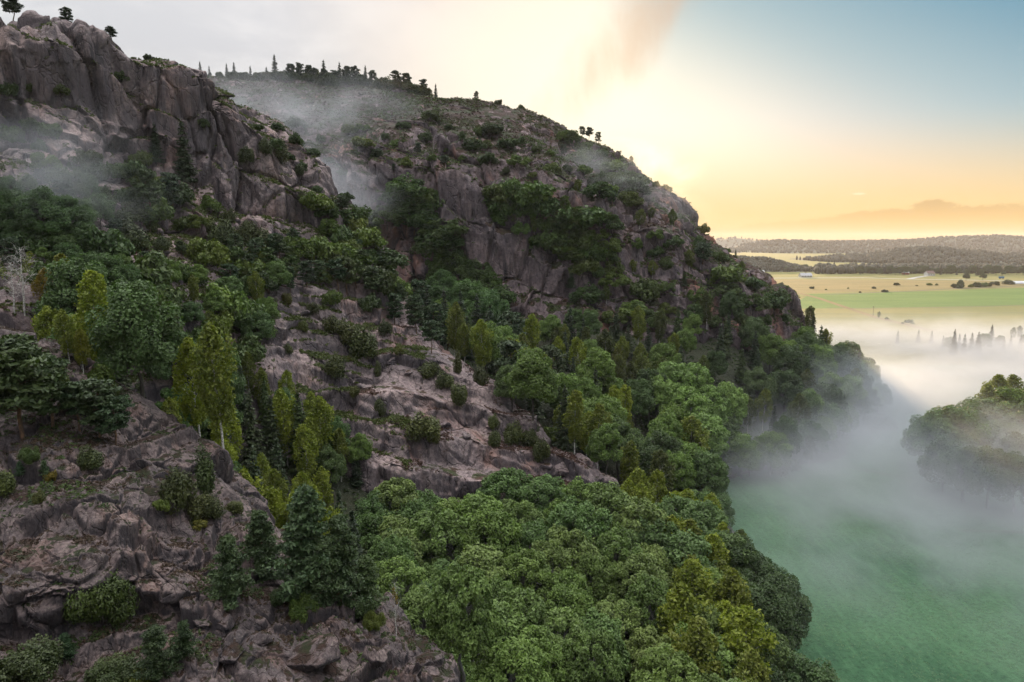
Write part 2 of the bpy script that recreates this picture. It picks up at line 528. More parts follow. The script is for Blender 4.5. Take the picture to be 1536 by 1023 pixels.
# --- far cliff hill
crest = [(150, 95, 350), (330, 112, 340), (470, 122, 335), (560, 130, 330), (640, 139, 325), (760, 158, 318), (820, 179, 315), (870, 203, 312), (925, 230, 307), (965, 262, 303), (1010, 288, 300), (1035, 322, 296), (1075, 362, 290), (1130, 403, 281), (1165, 432, 275), (1190, 470, 268), (1225, 520, 262)]
cols = []
foot_u = [180, 340, 480, 555, 620, 735, 800, 860, 930, 975, 1040, 1075, 1120, 1155, 1178, 1195, 1228]
foot_v = [470, 470, 470, 475, 480, 490, 497, 500, 500, 495, 495, 495, 500, 505, 510, 520, 550]
foot_Y = [215, 210, 205, 205, 203, 205, 207, 210, 212, 216, 222, 226, 232, 240, 247, 255, 258]
for i_, ((u, v, Y), fu, fv, fY) in enumerate(zip(crest, foot_u, foot_v, foot_Y)):
    r = [(u, v, Y)]
    wall = ((0.12, 0.36), (0.30, 0.735), (0.55, 0.785), (0.82, 0.84), (1.0, 1.0)) if 3 <= i_ <= 8 else ((0.12, 0.36), (0.28, 0.70), (0.52, 0.78), (0.80, 0.86), (1.0, 1.0)) if 9 <= i_ <= 13 else ((0.13, 0.36), (0.30, 0.64), (0.50, 0.77), (0.76, 0.88), (1.0, 1.0))
    for (a, b) in wall:
        r.append((u + (fu - u) * a, v + (fv - v) * a, Y + (fY - Y) * b))
    cols.append(r)
back = [(20, 70, -4)] * 5 + [(25, 60, -14), (28, 55, -20), (30, 50, -24), (32, 48, -28), (34, 45, -30), (34, 44, -34), (34, 42, -36), (34, 40, -36), (30, 36, -30), (26, 30, -26), (22, 26, -22), (18, 20, -16)]
net = net_px(cols, back)
o_far, g_far = loft_obj("cliff_hill", net, 0.62, disp_cliff(3, 1.1, 1.15, calm=(84, 112)), M_ROCK_FAR)

# --- near cliff and the rock spur that runs down from it
colsA = [
    [(-160, 5, 118), (-160, 110, 114), (-160, 210, 106), (-160, 330, 90), (-160, 450, 76), (-160, 570, 66)],
    [(0, 27, 130), (0, 125, 127), (0, 215, 120), (0, 330, 101), (0, 450, 86), (0, 570, 76)],
    [(60, 37, 134), (60, 130, 131), (60, 222, 124), (60, 335, 104), (60, 450, 89), (60, 575, 79)],
    [(115, 44, 138), (115, 140, 135), (115, 232, 128), (112, 340, 107), (110, 450, 93), (110, 580, 82)],
    [(160, 56, 142), (160, 150, 139), (158, 246, 131), (155, 342, 112), (150, 448, 97), (150, 590, 86)],
    [(205, 70, 145), (203, 165, 142.5), (200, 262, 135), (200, 347, 118), (200, 445, 102), (200, 600, 90)],
    [(250, 86, 148), (248, 180, 145), (245, 280, 138), (245, 350, 122), (245, 450, 106), (245, 600, 94)],
    [(290, 101, 150), (290, 200, 148), (285, 300, 141), (285, 357, 127), (290, 452, 111), (290, 610, 98)],
    [(335, 133, 153), (332, 225, 150), (325, 318, 144), (320, 370, 130), (320, 460, 115), (320, 620, 101)],
    [(375, 172, 156), (370, 255, 152), (360, 335, 145), (355, 395, 132), (350, 475, 119), (350, 630, 105)],
    [(412, 208, 158), (405, 280, 154), (395, 346, 146), (390, 412, 133), (385, 490, 121), (380, 640, 108)],
    [(447, 262, 159), (440, 312, 155), (430, 360, 147), (425, 432, 135), (420, 512, 123), (410, 660, 110)],
    [(480, 312, 159), (475, 345, 155), (462, 385, 147), (450, 452, 136), (445, 535, 125), (440, 680, 112)],
    [(510, 372, 157), (505, 395, 152), (492, 430, 144), (480, 488, 134), (470, 555, 125), (465, 695, 113)],
    [(560, 447, 151), (552, 465, 147), (538, 495, 140), (525, 540, 132), (512, 592, 124), (505, 705, 114)],
    [(605, 490, 146), (597, 507, 142), (582, 535, 136), (568, 572, 129), (555, 615, 122), (545, 710, 113)],
    [(650, 528, 141), (642, 545, 138), (628, 570, 132), (612, 602, 126), (600, 640, 120), (592, 720, 113)],
    [(700, 568, 136), (692, 582, 133), (680, 606, 128), (665, 635, 123), (655, 668, 118), (645, 735, 112)],
    [(750, 607, 130), (743, 622, 128), (730, 645, 124), (717, 668, 120), (707, 695, 116), (700, 750, 111)],
    [(810, 652, 124.5), (803, 664, 123), (792, 682, 120), (780, 700, 117), (772, 722, 114.5), (765, 765, 110)],
    [(868, 695, 119), (862, 705, 118), (852, 718, 116), (842, 732, 114), (835, 748, 112), (828, 780, 109)],
    [(905, 738, 114), (900, 745, 113), (892, 755, 111.5), (884, 765, 110), (878, 778, 109), (870, 800, 107)],
]
backA = [(-10, 60, 6), (-8, 60, 4), (-6, 60, 3), (-4, 55, 2), (-2, 50, 0), (0, 48, -3), (3, 46, -6), (6, 44, -9), (9, 42, -14), (12, 38, -20), (15, 34, -24), (17, 30, -26), (18, 27, -26), (18, 25, -24), (18, 22, -20), (18, 21, -18), (18, 20, -17), (17, 18, -16), (16, 16, -15), (15, 14, -14), (14, 12, -13), (12, 9, -11)]
netA = net_px(colsA, backA)
def dispA(p, n):
    # the cliff is blocky and jointed; the spur below it is smoother, in sloping sheets
    hi = disp_cliff(21, 0.85, 0.85, 1.0, (13.0, 4.0), (0.7, 0.45))(p, n)
    lo = disp_cliff(47, 0.36, 0.9, 0.9, (6.0, 2.3), (1.0, 0.8), 0.9)(p, n)
    k = sstep(50, 62, p[:, 2])[:, None]
    return lo * (1 - k) + hi * k
o_mid, g_mid = loft_obj("cliff_spur", netA, 0.34, dispA, M_ROCK_MID)

# --- near outcrop at the lower left
colsF = [
    [(-160, 450, 62), (-160, 560, 55), (-160, 680, 48), (-160, 860, 38), (-160, 950, 37.2), (-160, 1000, 33), (-160, 1200, 24)],
    [(-60, 478, 61), (-60, 580, 54), (-60, 690, 47), (-60, 868, 38), (-60, 960, 37.2), (-60, 1000, 33.5), (-60, 1200, 25)],
    [(0, 492, 60), (0, 590, 53.5), (0, 690, 46.5), (0, 872, 37.6), (0, 962, 36.9), (0, 1000, 33.8), (0, 1200, 25)],
    [(60, 512, 59.5), (60, 605, 53), (60, 695, 46.2), (60, 865, 38), (60, 955, 37.2), (60, 1000, 34.2), (60, 1200, 25.5)],
    [(130, 560, 58.5), (125, 640, 52.5), (122, 715, 46), (122, 840, 39), (122, 945, 38), (122, 1005, 34.6), (122, 1200, 26)],
    [(180, 608, 57.5), (175, 670, 52), (172, 735, 46.4), (170, 815, 41), (172, 935, 39.3), (172, 1005, 35.2), (172, 1200, 26.5)],
    [(220, 655, 56), (215, 700, 51.5), (212, 755, 46.6), (215, 815, 42.2), (222, 930, 40), (222, 1005, 35.8), (222, 1200, 27)],
    [(262, 708, 54.5), (258, 738, 51), (258, 785, 46.8), (262, 845, 42.6), (270, 915, 40.2), (270, 1005, 36.2), (270, 1200, 27.5)],
    [(310, 752, 53), (308, 780, 50), (308, 822, 46.5), (312, 880, 43), (318, 935, 40.5), (318, 1010, 36.8), (318, 1200, 28)],
    [(385, 792, 52), (385, 822, 49.3), (383, 860, 46.6), (380, 905, 43.8), (380, 950, 41), (378, 1015, 37.6), (375, 1200, 29)],
    [(440, 850, 50), (438, 870, 48.3), (432, 900, 46), (425, 935, 43.5), (420, 970, 41), (415, 1025, 38), (410, 1200, 30)],
    [(510, 910, 48), (505, 922, 46.8), (500, 940, 45), (490, 960, 43), (480, 990, 41), (470, 1035, 38.5), (465, 1200, 31)],
    [(570, 938, 47), (567, 948, 46), (562, 965, 44.6), (555, 985, 42.8), (548, 1010, 41), (540, 1045, 39), (530, 1200, 33)],
    [(612, 985, 45.5), (610, 993, 44.8), (606, 1005, 43.6), (600, 1020, 42.2), (595, 1040, 41), (590, 1070, 39.5), (585, 1200, 35)],
    [(640, 1040, 44), (638, 1047, 43.4), (635, 1055, 42.5), (630, 1065, 41.6), (626, 1080, 40.8), (622, 1110, 39.5), (615, 1220, 36)],
]
backF = [(2, 12, -8), (3, 12, -9), (4, 12, -10), (5, 12, -11), (6, 11, -12), (7, 11, -12), (7, 10, -12), (7, 10, -12), (7, 10, -11), (8, 9, -11), (8, 9, -11), (8, 9, -11), (8, 8, -12), (8, 7, -13), (8, 6, -14)]
netF = net_px(colsF, backF)
def dispF(p, n):
    d = 1.1 * fbm(p / 8.0, 3, 81)
    w = p + np.stack([vnoise(p * 0.25 + 9 * k, 60 + k) for k in range(3)], 1) * 1.2
    for S, amp, tilt, gr, zs, sd_ in ((8.0, 0.5, 1.0, 0.7, 1.0, 301), (3.2, 0.18, 0.4, 0.26, 0.9, 311), (1.3, 0.075, 0.2, 0.10, 0.8, 321), (0.55, 0.02, 0.07, 0.03, 0.8, 331)):
        f1, f2, r, off = worley(w / np.array([S, S, S * zs]) + 1.3, sd_)
        e = f2 - f1
        d += (r[:, 0] - 0.5) * 2 * amp + (off[:, 0] * (r[:, 1] - .5) + off[:, 1] * (r[:, 2] - .5)) * tilt - gr * (1 - sstep(0, 0.12, e))
    d += 0.06 * fbm(p / 0.7, 4, 90)
    p = p + n * d[:, None]
    p, _ = terrace(p, 3.4, 95, 0.55, (0.25, 0.15), 1.0, 7.0, 0.55)
    p, _ = terrace(p, 1.1, 97, 0.35, (0.2, 0.3), 1.0, 3.5, 0.55)
    return p
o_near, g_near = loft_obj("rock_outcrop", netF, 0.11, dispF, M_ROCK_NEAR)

# --- forest floor between the rocks and the field
GP = np.array([
    (38, 86, 0), (34, 60, 0), (33, 30, 0), (43, 118, 0), (47, 158, 0), (62, 172, 0), (79, 178, 0), (105, 205, 0), (132, 235, 0), (146, 265, 0), (150, 320, 0), (170, 300, 0),
    (12, 114, 11), (-18, 100, 9), (-10, 52, 14), (0, 56, 8), (0, 44, 18), (10, 40, 10), (18, 70, 4), (28, 100, 3), (30, 130, 6), (5, 80, 8), (-10, 80, 9), (-28, 72, 21), (-20, 62, 24), (-40, 95, 26), (-50, 85, 34), (-60, 75, 46), (-80, 80, 52),
    (0, 150, 25), (20, 160, 20), (-25, 165, 33), (-40, 190, 40), (0, 200, 31), (37, 207, 28), (75, 226, 25), (50, 180, 10), (70, 195, 10), (100, 235, 14), (118, 262, 14), (128, 275, 5), (-80, 200, 52), (-100, 120, 60),
    (-30, 45, 30), (-45, 35, 33), (-10, 25, 30), (-60, 50, 42), (20, 20, 10), (-20, 10, 32), (60, 100, 0), (70, 140, 0), (100, 170, 0), (130, 210, 0)], float)
def tps(r2): return 0.5 * r2 * np.log(r2 + 1e-9)
_n = len(GP)
_K = tps(((GP[:, None, :2] - GP[None, :, :2]) ** 2).sum(-1)) + np.eye(_n) * 60.0
_A = np.zeros((_n + 3, _n + 3)); _A[:_n, :_n] = _K
_A[:_n, _n] = 1; _A[:_n, _n + 1:] = GP[:, :2]; _A[_n, :_n] = 1; _A[_n + 1:, :_n] = GP[:, :2].T
_W = np.linalg.solve(_A, np.concatenate([GP[:, 2], [0, 0, 0]]))
def ground(xy):
    xy = np.atleast_2d(xy)
    k = tps(((xy[:, None, :] - GP[None, :, :2]) ** 2).sum(-1))
    z = k @ _W[:_n] + _W[_n] + xy @ _W[_n + 1:]
    return z
xs = np.arange(-130, 172, 1.4); ys = np.arange(8, 330, 1.4)
X, Yg = np.meshgrid(xs, ys, indexing="ij")
xy = np.stack([X.ravel(), Yg.ravel()], 1)
zg = np.clip(ground(xy), -6, 58)
p3 = np.column_stack([xy, zg])
zg = zg + fbm(p3 / 9.0, 4, 5) * 1.1 * sstep(0.5, 6, zg)
edge = sstep(150, 171, xy[:, 0]) + sstep(270, 326, xy[:, 1]) * sstep(100, 150, xy[:, 0])
zg = zg - 6 * np.clip(edge, 0, 1)
zg = np.where(zg < 0.6, zg * 1.5 - 0.5, zg)
link("forest_floor", mesh_np("forest_floor", np.column_stack([xy, zg]), grid_quads(len(xs), len(ys))), M_SOIL, kind="structure")
# ------------------------------------------------------------------ the plain
def sheet(name, pts, mat, z, thick=None, **props):
    pts = [np.array([q[0], q[1], z]) for q in pts]
    me = bpy.data.meshes.new(name)
    me.from_pydata([tuple(q) for q in pts], [], [tuple(range(len(pts)))])
    me.update()
    if me.polygons[0].normal.z < 0: me.flip_normals()
    return link(name, me, mat, kind="structure", **props)
M_MEADOW = field_mat("meadow_grass", (0.042, 0.105, 0.05), (0.072, 0.155, 0.072), 0.045, (1, 1, 1), 0.9, 0.7)
M_GREEN = field_mat("green_crop", (0.07, 0.13, 0.03), (0.10, 0.16, 0.04), 0.008, (1, 3, 1))
M_PALE = field_mat("pale_crop", (0.135, 0.14, 0.045), (0.19, 0.17, 0.06), 0.008, (1, 3, 1))
M_STUB = field_mat("stubble", (0.15, 0.125, 0.05), (0.20, 0.155, 0.065), 0.01, (1, 3, 1))
gx = np.array([-7000, 7000]); gy = np.array([-3000, 9000])
link("ground", mesh_np("ground", [(-7000, -3000, -0.05), (7000, -3000, -0.05), (7000, 9000, -0.05), (-7000, 9000, -0.05)], [(0, 1, 2, 3)]), M_PALE, kind="structure")
sheet("meadow", [(-60, -60), (400, -60), (520, 330), (100, 330), (-60, 330)], M_MEADOW, 0.0)
def gpoly(l): return [G(u, v)[:2] for u, v in l]
sheet("green_field", gpoly([(1215, 441), (1420, 436), (1640, 428), (1900, 440), (1900, 478), (1536, 458), (1300, 462), (1180, 463)]), M_GREEN, 0.0)
sheet("stubble_field", gpoly([(1100, 419), (1440, 421), (1640, 424), (1640, 427), (1420, 434), (1215, 439.5), (1100, 441)]), M_STUB, 0.0)
M_ROAD = plain_mat("asphalt_road", (0.30, 0.29, 0.28), 0.5)
M_TRACK = field_mat("track_verge", (0.14, 0.10, 0.05), (0.20, 0.14, 0.07), 0.05)
M_DITCH = plain_mat("ditch_grass", (0.045, 0.05, 0.02), 0.9)
def strip(name, px, w, mat, z):
    c = np.array([G(u, v)[:2] for u, v in px])
    t = np.gradient(c, axis=0); t /= np.linalg.norm(t, axis=1, keepdims=True)
    nrm = np.column_stack([-t[:, 1], t[:, 0]])
    a, b = c + nrm * w / 2, c - nrm * w / 2
    n = len(c)
    v = np.concatenate([np.column_stack([a, np.full(n, z)]), np.column_stack([b, np.full(n, z)])])
    q = [(i, i + 1, n + i + 1, n + i) for i in range(n - 1)]
    me = mesh_np(name, v, q)
    if me.polygons[0].normal.z < 0: me.flip_normals()
    return link(name, me, mat, kind="structure")
strip("road", [(1090, 417.5), (1215, 417), (1296, 416.6), (1363, 418.8), (1437, 419.6), (1480, 420.8), (1536, 421.8), (1640, 424)], 11, M_ROAD, 0.12)
strip("side_road", [(1363, 418.6), (1372, 416.6), (1386, 414.4), (1400, 413.2)], 9, M_ROAD, 0.10)
strip("track", [(1165, 432), (1200, 440), (1227, 447), (1277, 464), (1317, 477), (1356, 486), (1400, 497)], 6, M_TRACK, 0.08)
for l_, w_ in (([(1240, 441.5), (1296, 439.5), (1360, 437), (1424, 433.5), (1480, 431), (1536, 428.5), (1640, 424.5)], 6), ([(1240, 462), (1296, 462.5), (1400, 461.5), (1471, 460), (1536, 457.5), (1640, 453)], 3), ([(1190, 470), (1300, 471.5), (1420, 471), (1536, 469)], 2), ([(1215, 497), (1290, 498.5), (1380, 499)], 1.5)):
    strip("ditch", l_, w_, M_DITCH, 0.05)
strip("ditch", [(1262, 698), (1300, 706), (1340, 714), (1400, 722), (1460, 726)], 0.9, M_DITCH, 0.05)
strip("ditch", [(1440, 796), (1490, 797), (1560, 800)], 0.7, M_DITCH, 0.05)
sheet("hay_meadow", gpoly([(1180, 463.5), (1300, 463), (1536, 459), (1900, 479), (1900, 560), (1400, 520), (1180, 480)]), M_PALE, 0.01)

# --- hills behind the plain
M_HILL = plain_mat("hill_woodland", (0.035, 0.042, 0.022), 0.95, 0.5, 0.02)
def hill(tops, Y, depth, seed, rough=0.12):
    u0, u1 = tops[0][0], tops[-1][0]
    us = np.linspace(u0, u1, int((u1 - u0) / 2.5))
    vs = np.interp(us, [q[0] for q in tops], [q[1] for q in tops])
    cr = np.array([P(u, v, Y) for u, v in zip(us, vs)])
    cr[:, 2] = np.maximum(cr[:, 2], 1.0)
    prof = [(-1.0, 0.0), (-0.7, 0.28), (-0.45, 0.62), (-0.2, 0.92), (0.0, 1.0), (0.35, 0.85), (0.8, 0.35), (1.2, -0.05)]
    rows = []
    for a, k in prof:
        p = cr.copy(); p[:, 1] += a * depth; p[:, 2] = cr[:, 2] * k - 0.6
        p[:, 2] += fbm(p / (depth * 0.35), 3, seed) * cr[:, 2] * rough * (1 - abs(k * 2 - 1) ** 4)
        rows.append(p)
    g = np.stack(rows, 1)
    t = np.linspace(0, len(prof) - 1, 22)
    g = catmull(g.transpose(1, 0, 2), t).transpose(1, 0, 2)
    link("hills", mesh_np("hills", g.reshape(-1, 3), grid_quads(*g.shape[:2])), M_HILL, kind="structure")
    return g

ML_FAR = plain_mat("far_foliage", (0.03, 0.032, 0.018), 0.9, 0.5, 0.03)
_ico = bpy.data.meshes.new("tmp")
import bmesh
_bm = bmesh.new(); bmesh.ops.create_icosphere(_bm, subdivisions=2, radius=1.0); _bm.to_mesh(_ico); _bm.free()
ICO_V = np.array([v.co[:] for v in _ico.vertices]); ICO_F = np.array([p.vertices[:] for p in _ico.polygons])
def woods(g, n, h, seed, lo=0.02, rows=(0, 15)):
    """one wood on a far hill: crowns too many to count"""
    r = np.random.default_rng(seed)
    V, F, k = [], [], 0
    nu, nv = g.shape[:2]
    for _ in range(n):
        i = r.uniform(0, nu - 1.01); j = r.uniform(*rows)
        a, b = int(i), int(j)
        p = g[a, b] * (1 - i % 1) + g[a + 1, b] * (i % 1)
        p = p * (1 - j % 1) + g[a, b + 1] * (j % 1)
        if p[2] < lo: continue
        H = h * r.uniform(0.6, 1.25); con = r.uniform() < 0.35
        s = np.array([H * 0.24, H * 0.24, H * 0.62]) if con else np.array([H * 0.42, H * 0.42, H * 0.5])
        v = ICO_V * (1 + r.normal(size=(len(ICO_V), 1)) * 0.06)
        if con: v = v * np.column_stack([1 - np.clip(v[:, 2], 0, 1) * 0.75] * 2 + [np.ones(len(v))])
        V.append(v * s + p + [0, 0, H * 0.42]); F.append(ICO_F + k); k += len(v)
    me = mesh_np("woods", np.concatenate(V), tris=np.concatenate(F), smooth=True)
    return link("woods", me, ML_FAR, kind="stuff")
g0 = hill([(300, 366), (500, 362), (700, 358), (850, 361), (1000, 364), (1080, 359), (1106, 357), (1125, 360), (1150, 363), (1200, 366)], 6600, 700, 1)
g1 = hill([(250, 372), (450, 363), (650, 366), (820, 362), (1000, 374), (1085, 377), (1115, 373), (1140, 366), (1162, 362), (1233, 364), (1290, 363.5), (1326, 362.5), (1370, 362), (1410, 358), (1472, 356), (1488, 355), (1536, 359), (1700, 356), (1900, 368)], 4200, 750, 2)
g2 = hill([(1215, 395), (1233, 391), (1277, 386), (1320, 383.5), (1345, 380), (1370, 375), (1401, 373.5), (1426, 380), (1447, 378), (1472, 383), (1506, 388), (1536, 384), (1620, 378), (1800, 388)], 2150, 330, 3)
g3 = hill([(1060, 389), (1090, 387), (1118, 389), (1150, 390), (1165, 394), (1183, 399), (1200, 404), (1208, 408)], 1480, 120, 4)
gxr = np.linspace(0, 1, 60); gyr = np.linspace(0, 1, 22)
gb = np.zeros((60, 22, 3))
for i, a in enumerate(gxr):
    lo_, hi_ = G(1225 + 480 * a, 411.0 - 1.5 * a), G(1225 + 480 * a, 405.5 - 2 * a)
    for j, b in enumerate(gyr): gb[i, j] = lo_ * (1 - b) + hi_ * b
gb[..., 2] = 0.1
woods(gb, 900, 15, 7, 0.02, (0, 20.9))
woods(g1, 9500, 17, 1); woods(g0, 1500, 20, 5); woods(g2, 3800, 12, 2); woods(g3, 1500, 8, 3)

# --- farm buildings on the plain
M_WHITE = plain_mat("white_boards", (0.55, 0.54, 0.52), 0.6, 0.15)
M_ROOF = plain_mat("roof_tiles", (0.13, 0.07, 0.06), 0.7)
M_GREYROOF = plain_mat("sheet_roof", (0.35, 0.35, 0.36), 0.5)
M_RED = plain_mat("red_boards", (0.26, 0.06, 0.04), 0.7)
M_GLASS = plain_mat("window_glass", (0.03, 0.035, 0.04), 0.15)
M_BLUE = plain_mat("blue_tarpaulin", (0.02, 0.16, 0.34), 0.5)
M_FILM = plain_mat("white_film", (0.6, 0.61, 0.63), 0.35, 0.1)
def box(bm, x0, x1, y0, y1, z0, z1):
    v = [bm.verts.new(q) for q in ((x0, y0, z0), (x1, y0, z0), (x1, y1, z0), (x0, y1, z0), (x0, y0, z1), (x1, y0, z1), (x1, y1, z1), (x0, y1, z1))]
    for f in ((0, 3, 2, 1), (4, 5, 6, 7), (0, 1, 5, 4), (1, 2, 6, 5), (2, 3, 7, 6), (3, 0, 4, 7)): bm.faces.new([v[i] for i in f])
def bm_obj(name, bm, mat, parent):
    me = bpy.data.meshes.new(name); bm.to_mesh(me); bm.free()
    return link(name, me, mat, parent)
def house(u, v, L, W, H, rot, wall, roof, label, cat="house", name="farmhouse"):
    p = G(u, v)
    root = link(name, None, loc=(p[0], p[1], 0.0), label=label, category=cat)
    root.rotation_euler = (0, 0, R(rot))
    bm = bmesh.new(); rh = W * 0.42
    v0 = [(-L / 2, -W / 2, -0.5), (L / 2, -W / 2, -0.5), (L / 2, W / 2, -0.5), (-L / 2, W / 2, -0.5), (-L / 2, -W / 2, H), (L / 2, -W / 2, H), (L / 2, W / 2, H), (-L / 2, W / 2, H), (-L / 2, 0, H + rh), (L / 2, 0, H + rh)]
    vv = [bm.verts.new(q) for q in v0]
    for f in ((0, 1, 5, 4), (2, 3, 7, 6), (1, 2, 6, 9, 5), (3, 0, 4, 8, 7)): bm.faces.new([vv[i] for i in f])
    bm_obj("wall", bm, wall, root)
    bm = bmesh.new(); o = 0.5; t = 0.25
    for s in (-1, 1):
        q = [(-L / 2 - o, s * (W / 2 + o), H - o * 0.84 + 0.05), (L / 2 + o, s * (W / 2 + o), H - o * 0.84 + 0.05), (L / 2 + o, 0, H + rh + 0.05), (-L / 2 - o, 0, H + rh + 0.05)]
        a = [bm.verts.new(c) for c in q]; b = [bm.verts.new((c[0], c[1], c[2] + t)) for c in q]
        bm.faces.new(a); bm.faces.new(b[::-1])
        for i in range(4): bm.faces.new([a[i], b[i], b[(i + 1) % 4], a[(i + 1) % 4]])
    rf = bm_obj("roof", bm, roof, root)
    bm = bmesh.new(); box(bm, -0.5, 0.5, -0.9, 0.1, H + rh * 0.6, H + rh + 1.4); bm_obj("chimney", bm, M_ROOF, rf)
    n = max(2, int(L / 4))
    for i in range(n):
        bm = bmesh.new(); x = -L / 2 + (i + 0.5) * L / n
        box(bm, x - 0.6, x + 0.6, -W / 2 - 0.04, -W / 2 + 0.02, H * 0.32, H * 0.32 + 1.5); bm_obj("window", bm, M_GLASS, root)
house(1394, 413.6, 15, 9, 4.6, 12, M_WHITE, M_ROOF, "white farmhouse with a dark tiled roof where the side road ends at the tree row")
house(1358, 411.6, 11, 7, 3.6, -20, M_RED, M_GREYROOF, "small red house half hidden by the trees beside the farmhouse")
house(1208, 415.6, 19, 10, 2.8, 4, M_WHITE, M_GREYROOF, "long low white barn standing alone by the road near the cliff end", "barn", "barn")
house(1142, 411, 9, 7, 4.2, 15, M_WHITE, M_GREYROOF, "small white house seen just past the shoulder of the cliff")
def tunnel(u, v, L, Rr, rot, label):
    p = G(u, v); root = link("greenhouse", None, loc=(p[0], p[1], 0.0), label=label, category="greenhouse"); root.rotation_euler = (0, 0, R(rot))
    a = np.linspace(0, np.pi, 11)
    xs_ = np.linspace(-L / 2, L / 2, 9)
    vtx = np.array([(x, -math.cos(q) * Rr, math.sin(q) * Rr * 0.85 - 0.1) for x in xs_ for q in a])
    link("cover", mesh_np("cover", vtx, grid_quads(9, 11)), M_FILM, root)
    for s in (0, 8):
        bm = bmesh.new(); bm.faces.new([bm.verts.new(vtx[s * 11 + i]) for i in range(11)]); bm_obj("end_wall", bm, M_FILM, root)
tunnel(1526, 425.6, 30, 4.2, 2, "long white plastic greenhouse tunnel beside the road at the far right")
p_ = G(1502, 418.2)
root = link("trailer", None, loc=(p_[0], p_[1], 0.0), label="blue covered trailer standing in the green field by the road", category="trailer")
bm = bmesh.new(); box(bm, -4, 4, -1.3, 1.3, 1.0, 3.8); bmesh.ops.bevel(bm, geom=bm.edges[:], offset=0.25, segments=2, affect="EDGES"); bm_obj("cover", bm, M_BLUE, root)
for x in (-2.4, 2.4):
    bm = bmesh.new(); bmesh.ops.create_cone(bm, cap_ends=True, segments=16, radius1=0.6, radius2=0.6, depth=2.5)
    bmesh.ops.rotate(bm, verts=bm.verts, matrix=__import__("mathutils").Matrix.Rotation(math.pi / 2, 3, "X")); bmesh.ops.translate(bm, verts=bm.verts, vec=(x, 0, 0.6)); bm_obj("wheel", bm, plain_mat("tyre", (0.03, 0.03, 0.03)), root)
p_ = G(1309.5, 474)
root = link("utility_pole", None, loc=(p_[0], p_[1], 0.0), label="thin wooden utility pole standing beside the brown track on the plain", category="pole")
M_POLE = plain_mat("pole_wood", (0.16, 0.12, 0.09))
bm = bmesh.new(); bmesh.ops.create_cone(bm, cap_ends=True, segments=8, radius1=0.2, radius2=0.13, depth=8.5); bmesh.ops.translate(bm, verts=bm.verts, vec=(0, 0, 4.0)); bm_obj("post", bm, M_POLE, root)
bm = bmesh.new(); box(bm, -0.9, 0.9, -0.09, 0.09, 7.3, 7.5); bm_obj("crossarm", bm, M_POLE, root)
# ------------------------------------------------------------------ foliage materials
def leaf_mat(name, lo, hi, trans=0.25, warm=(0.10, 0.09, 0.015), warm_k=0.25):
    """leaf colour varies per tree (object colour), from clump to clump and leaf to leaf"""
    m = bpy.data.materials.new(name); t = NT(nodes(m))
    out = t.n("ShaderNodeOutputMaterial")
    oi = t.n("ShaderNodeObjectInfo"); tc = t.n("ShaderNodeTexCoord").outputs["Object"]
    rnd = oi.outputs["Random"]
    off = t.n("ShaderNodeCombineXYZ")
    for k in range(3): t.l(t.math("MULTIPLY", rnd, 37.0 + 11 * k), off.inputs[k])
    v = t.vmath("ADD", tc, off.outputs[0])
    n1 = t.noise(v, 0.55, 3, 0.6); n2 = t.noise(v, 4.5, 3, 0.6)
    f = t.math("ADD", t.math("MULTIPLY", n1, 0.55), t.math("MULTIPLY", n2, 0.6))
    c = t.mix(t.mapr(f, 0.38, 0.78), lo, hi)
    wk = t.math("MULTIPLY", t.mapr(t.math("ADD", rnd, t.math("MULTIPLY", n1, 0.6)), 0.75, 1.25), warm_k)
    c = t.mix(wk, c, warm)
    c = t.mix(1.0, c, oi.outputs["Color"], "MULTIPLY")
    d = t.n("ShaderNodeBsdfPrincipled"); d.inputs["Roughness"].default_value = 0.55
    d.inputs["Specular IOR Level"].default_value = 0.3
    t.l(c, d.inputs["Base Color"])
    tr = t.n("ShaderNodeBsdfTranslucent"); t.l(t.mix(1.0, c, (1.1, 1.3, 0.6, 1), "MULTIPLY"), tr.inputs[0])
    ms = t.n("ShaderNodeMixShader"); ms.inputs[0].default_value = trans
    t.l(d.outputs[0], ms.inputs[1]); t.l(tr.outputs[0], ms.inputs[2]); t.l(ms.outputs[0], out.inputs[0])
    return m


def bark_mat(name, a, b, scale):
    m = bpy.data.materials.new(name); t = NT(nodes(m))
    out = t.n("ShaderNodeOutputMaterial"); bs = t.n("ShaderNodeBsdfPrincipled")
    tc = t.n("ShaderNodeTexCoord").outputs["Object"]
    c = t.mix(t.mapr(t.noise(t.scale(tc, scale), 1.0, 5, 0.65), 0.45, 0.62), a, b)
    t.l(c, bs.inputs["Base Color"]); bs.inputs["Roughness"].default_value = 0.9
    t.l(bs.outputs[0], out.inputs[0])
    return m

ML_BROAD = leaf_mat("broad_leaves", (0.042, 0.068, 0.022), (0.130, 0.188, 0.070), 0.22, (0.10, 0.12, 0.03), 0.2)
ML_BIRCH = leaf_mat("birch_leaves", (0.050, 0.064, 0.017), (0.15, 0.158, 0.042), 0.3, (0.15, 0.15, 0.03), 0.25)
ML_SPRUCE = leaf_mat("spruce_needles", (0.016, 0.030, 0.012), (0.048, 0.072, 0.026), 0.1, (0.05, 0.05, 0.015), 0.3)
ML_PINE = leaf_mat("pine_needles", (0.020, 0.038, 0.016), (0.066, 0.098, 0.042), 0.1, (0.07, 0.075, 0.02), 0.3)
ML_JUNI = leaf_mat("juniper_needles", (0.030, 0.040, 0.014), (0.085, 0.098, 0.032), 0.08, (0.09, 0.08, 0.02), 0.4)
ML_SHRUB = leaf_mat("shrub_leaves", (0.034, 0.056, 0.018), (0.10, 0.135, 0.042), 0.2, (0.11, 0.10, 0.02), 0.4)
MB_DARK = bark_mat("dark_bark", (0.05, 0.042, 0.035), (0.11, 0.095, 0.08), (6, 6, 1.5))
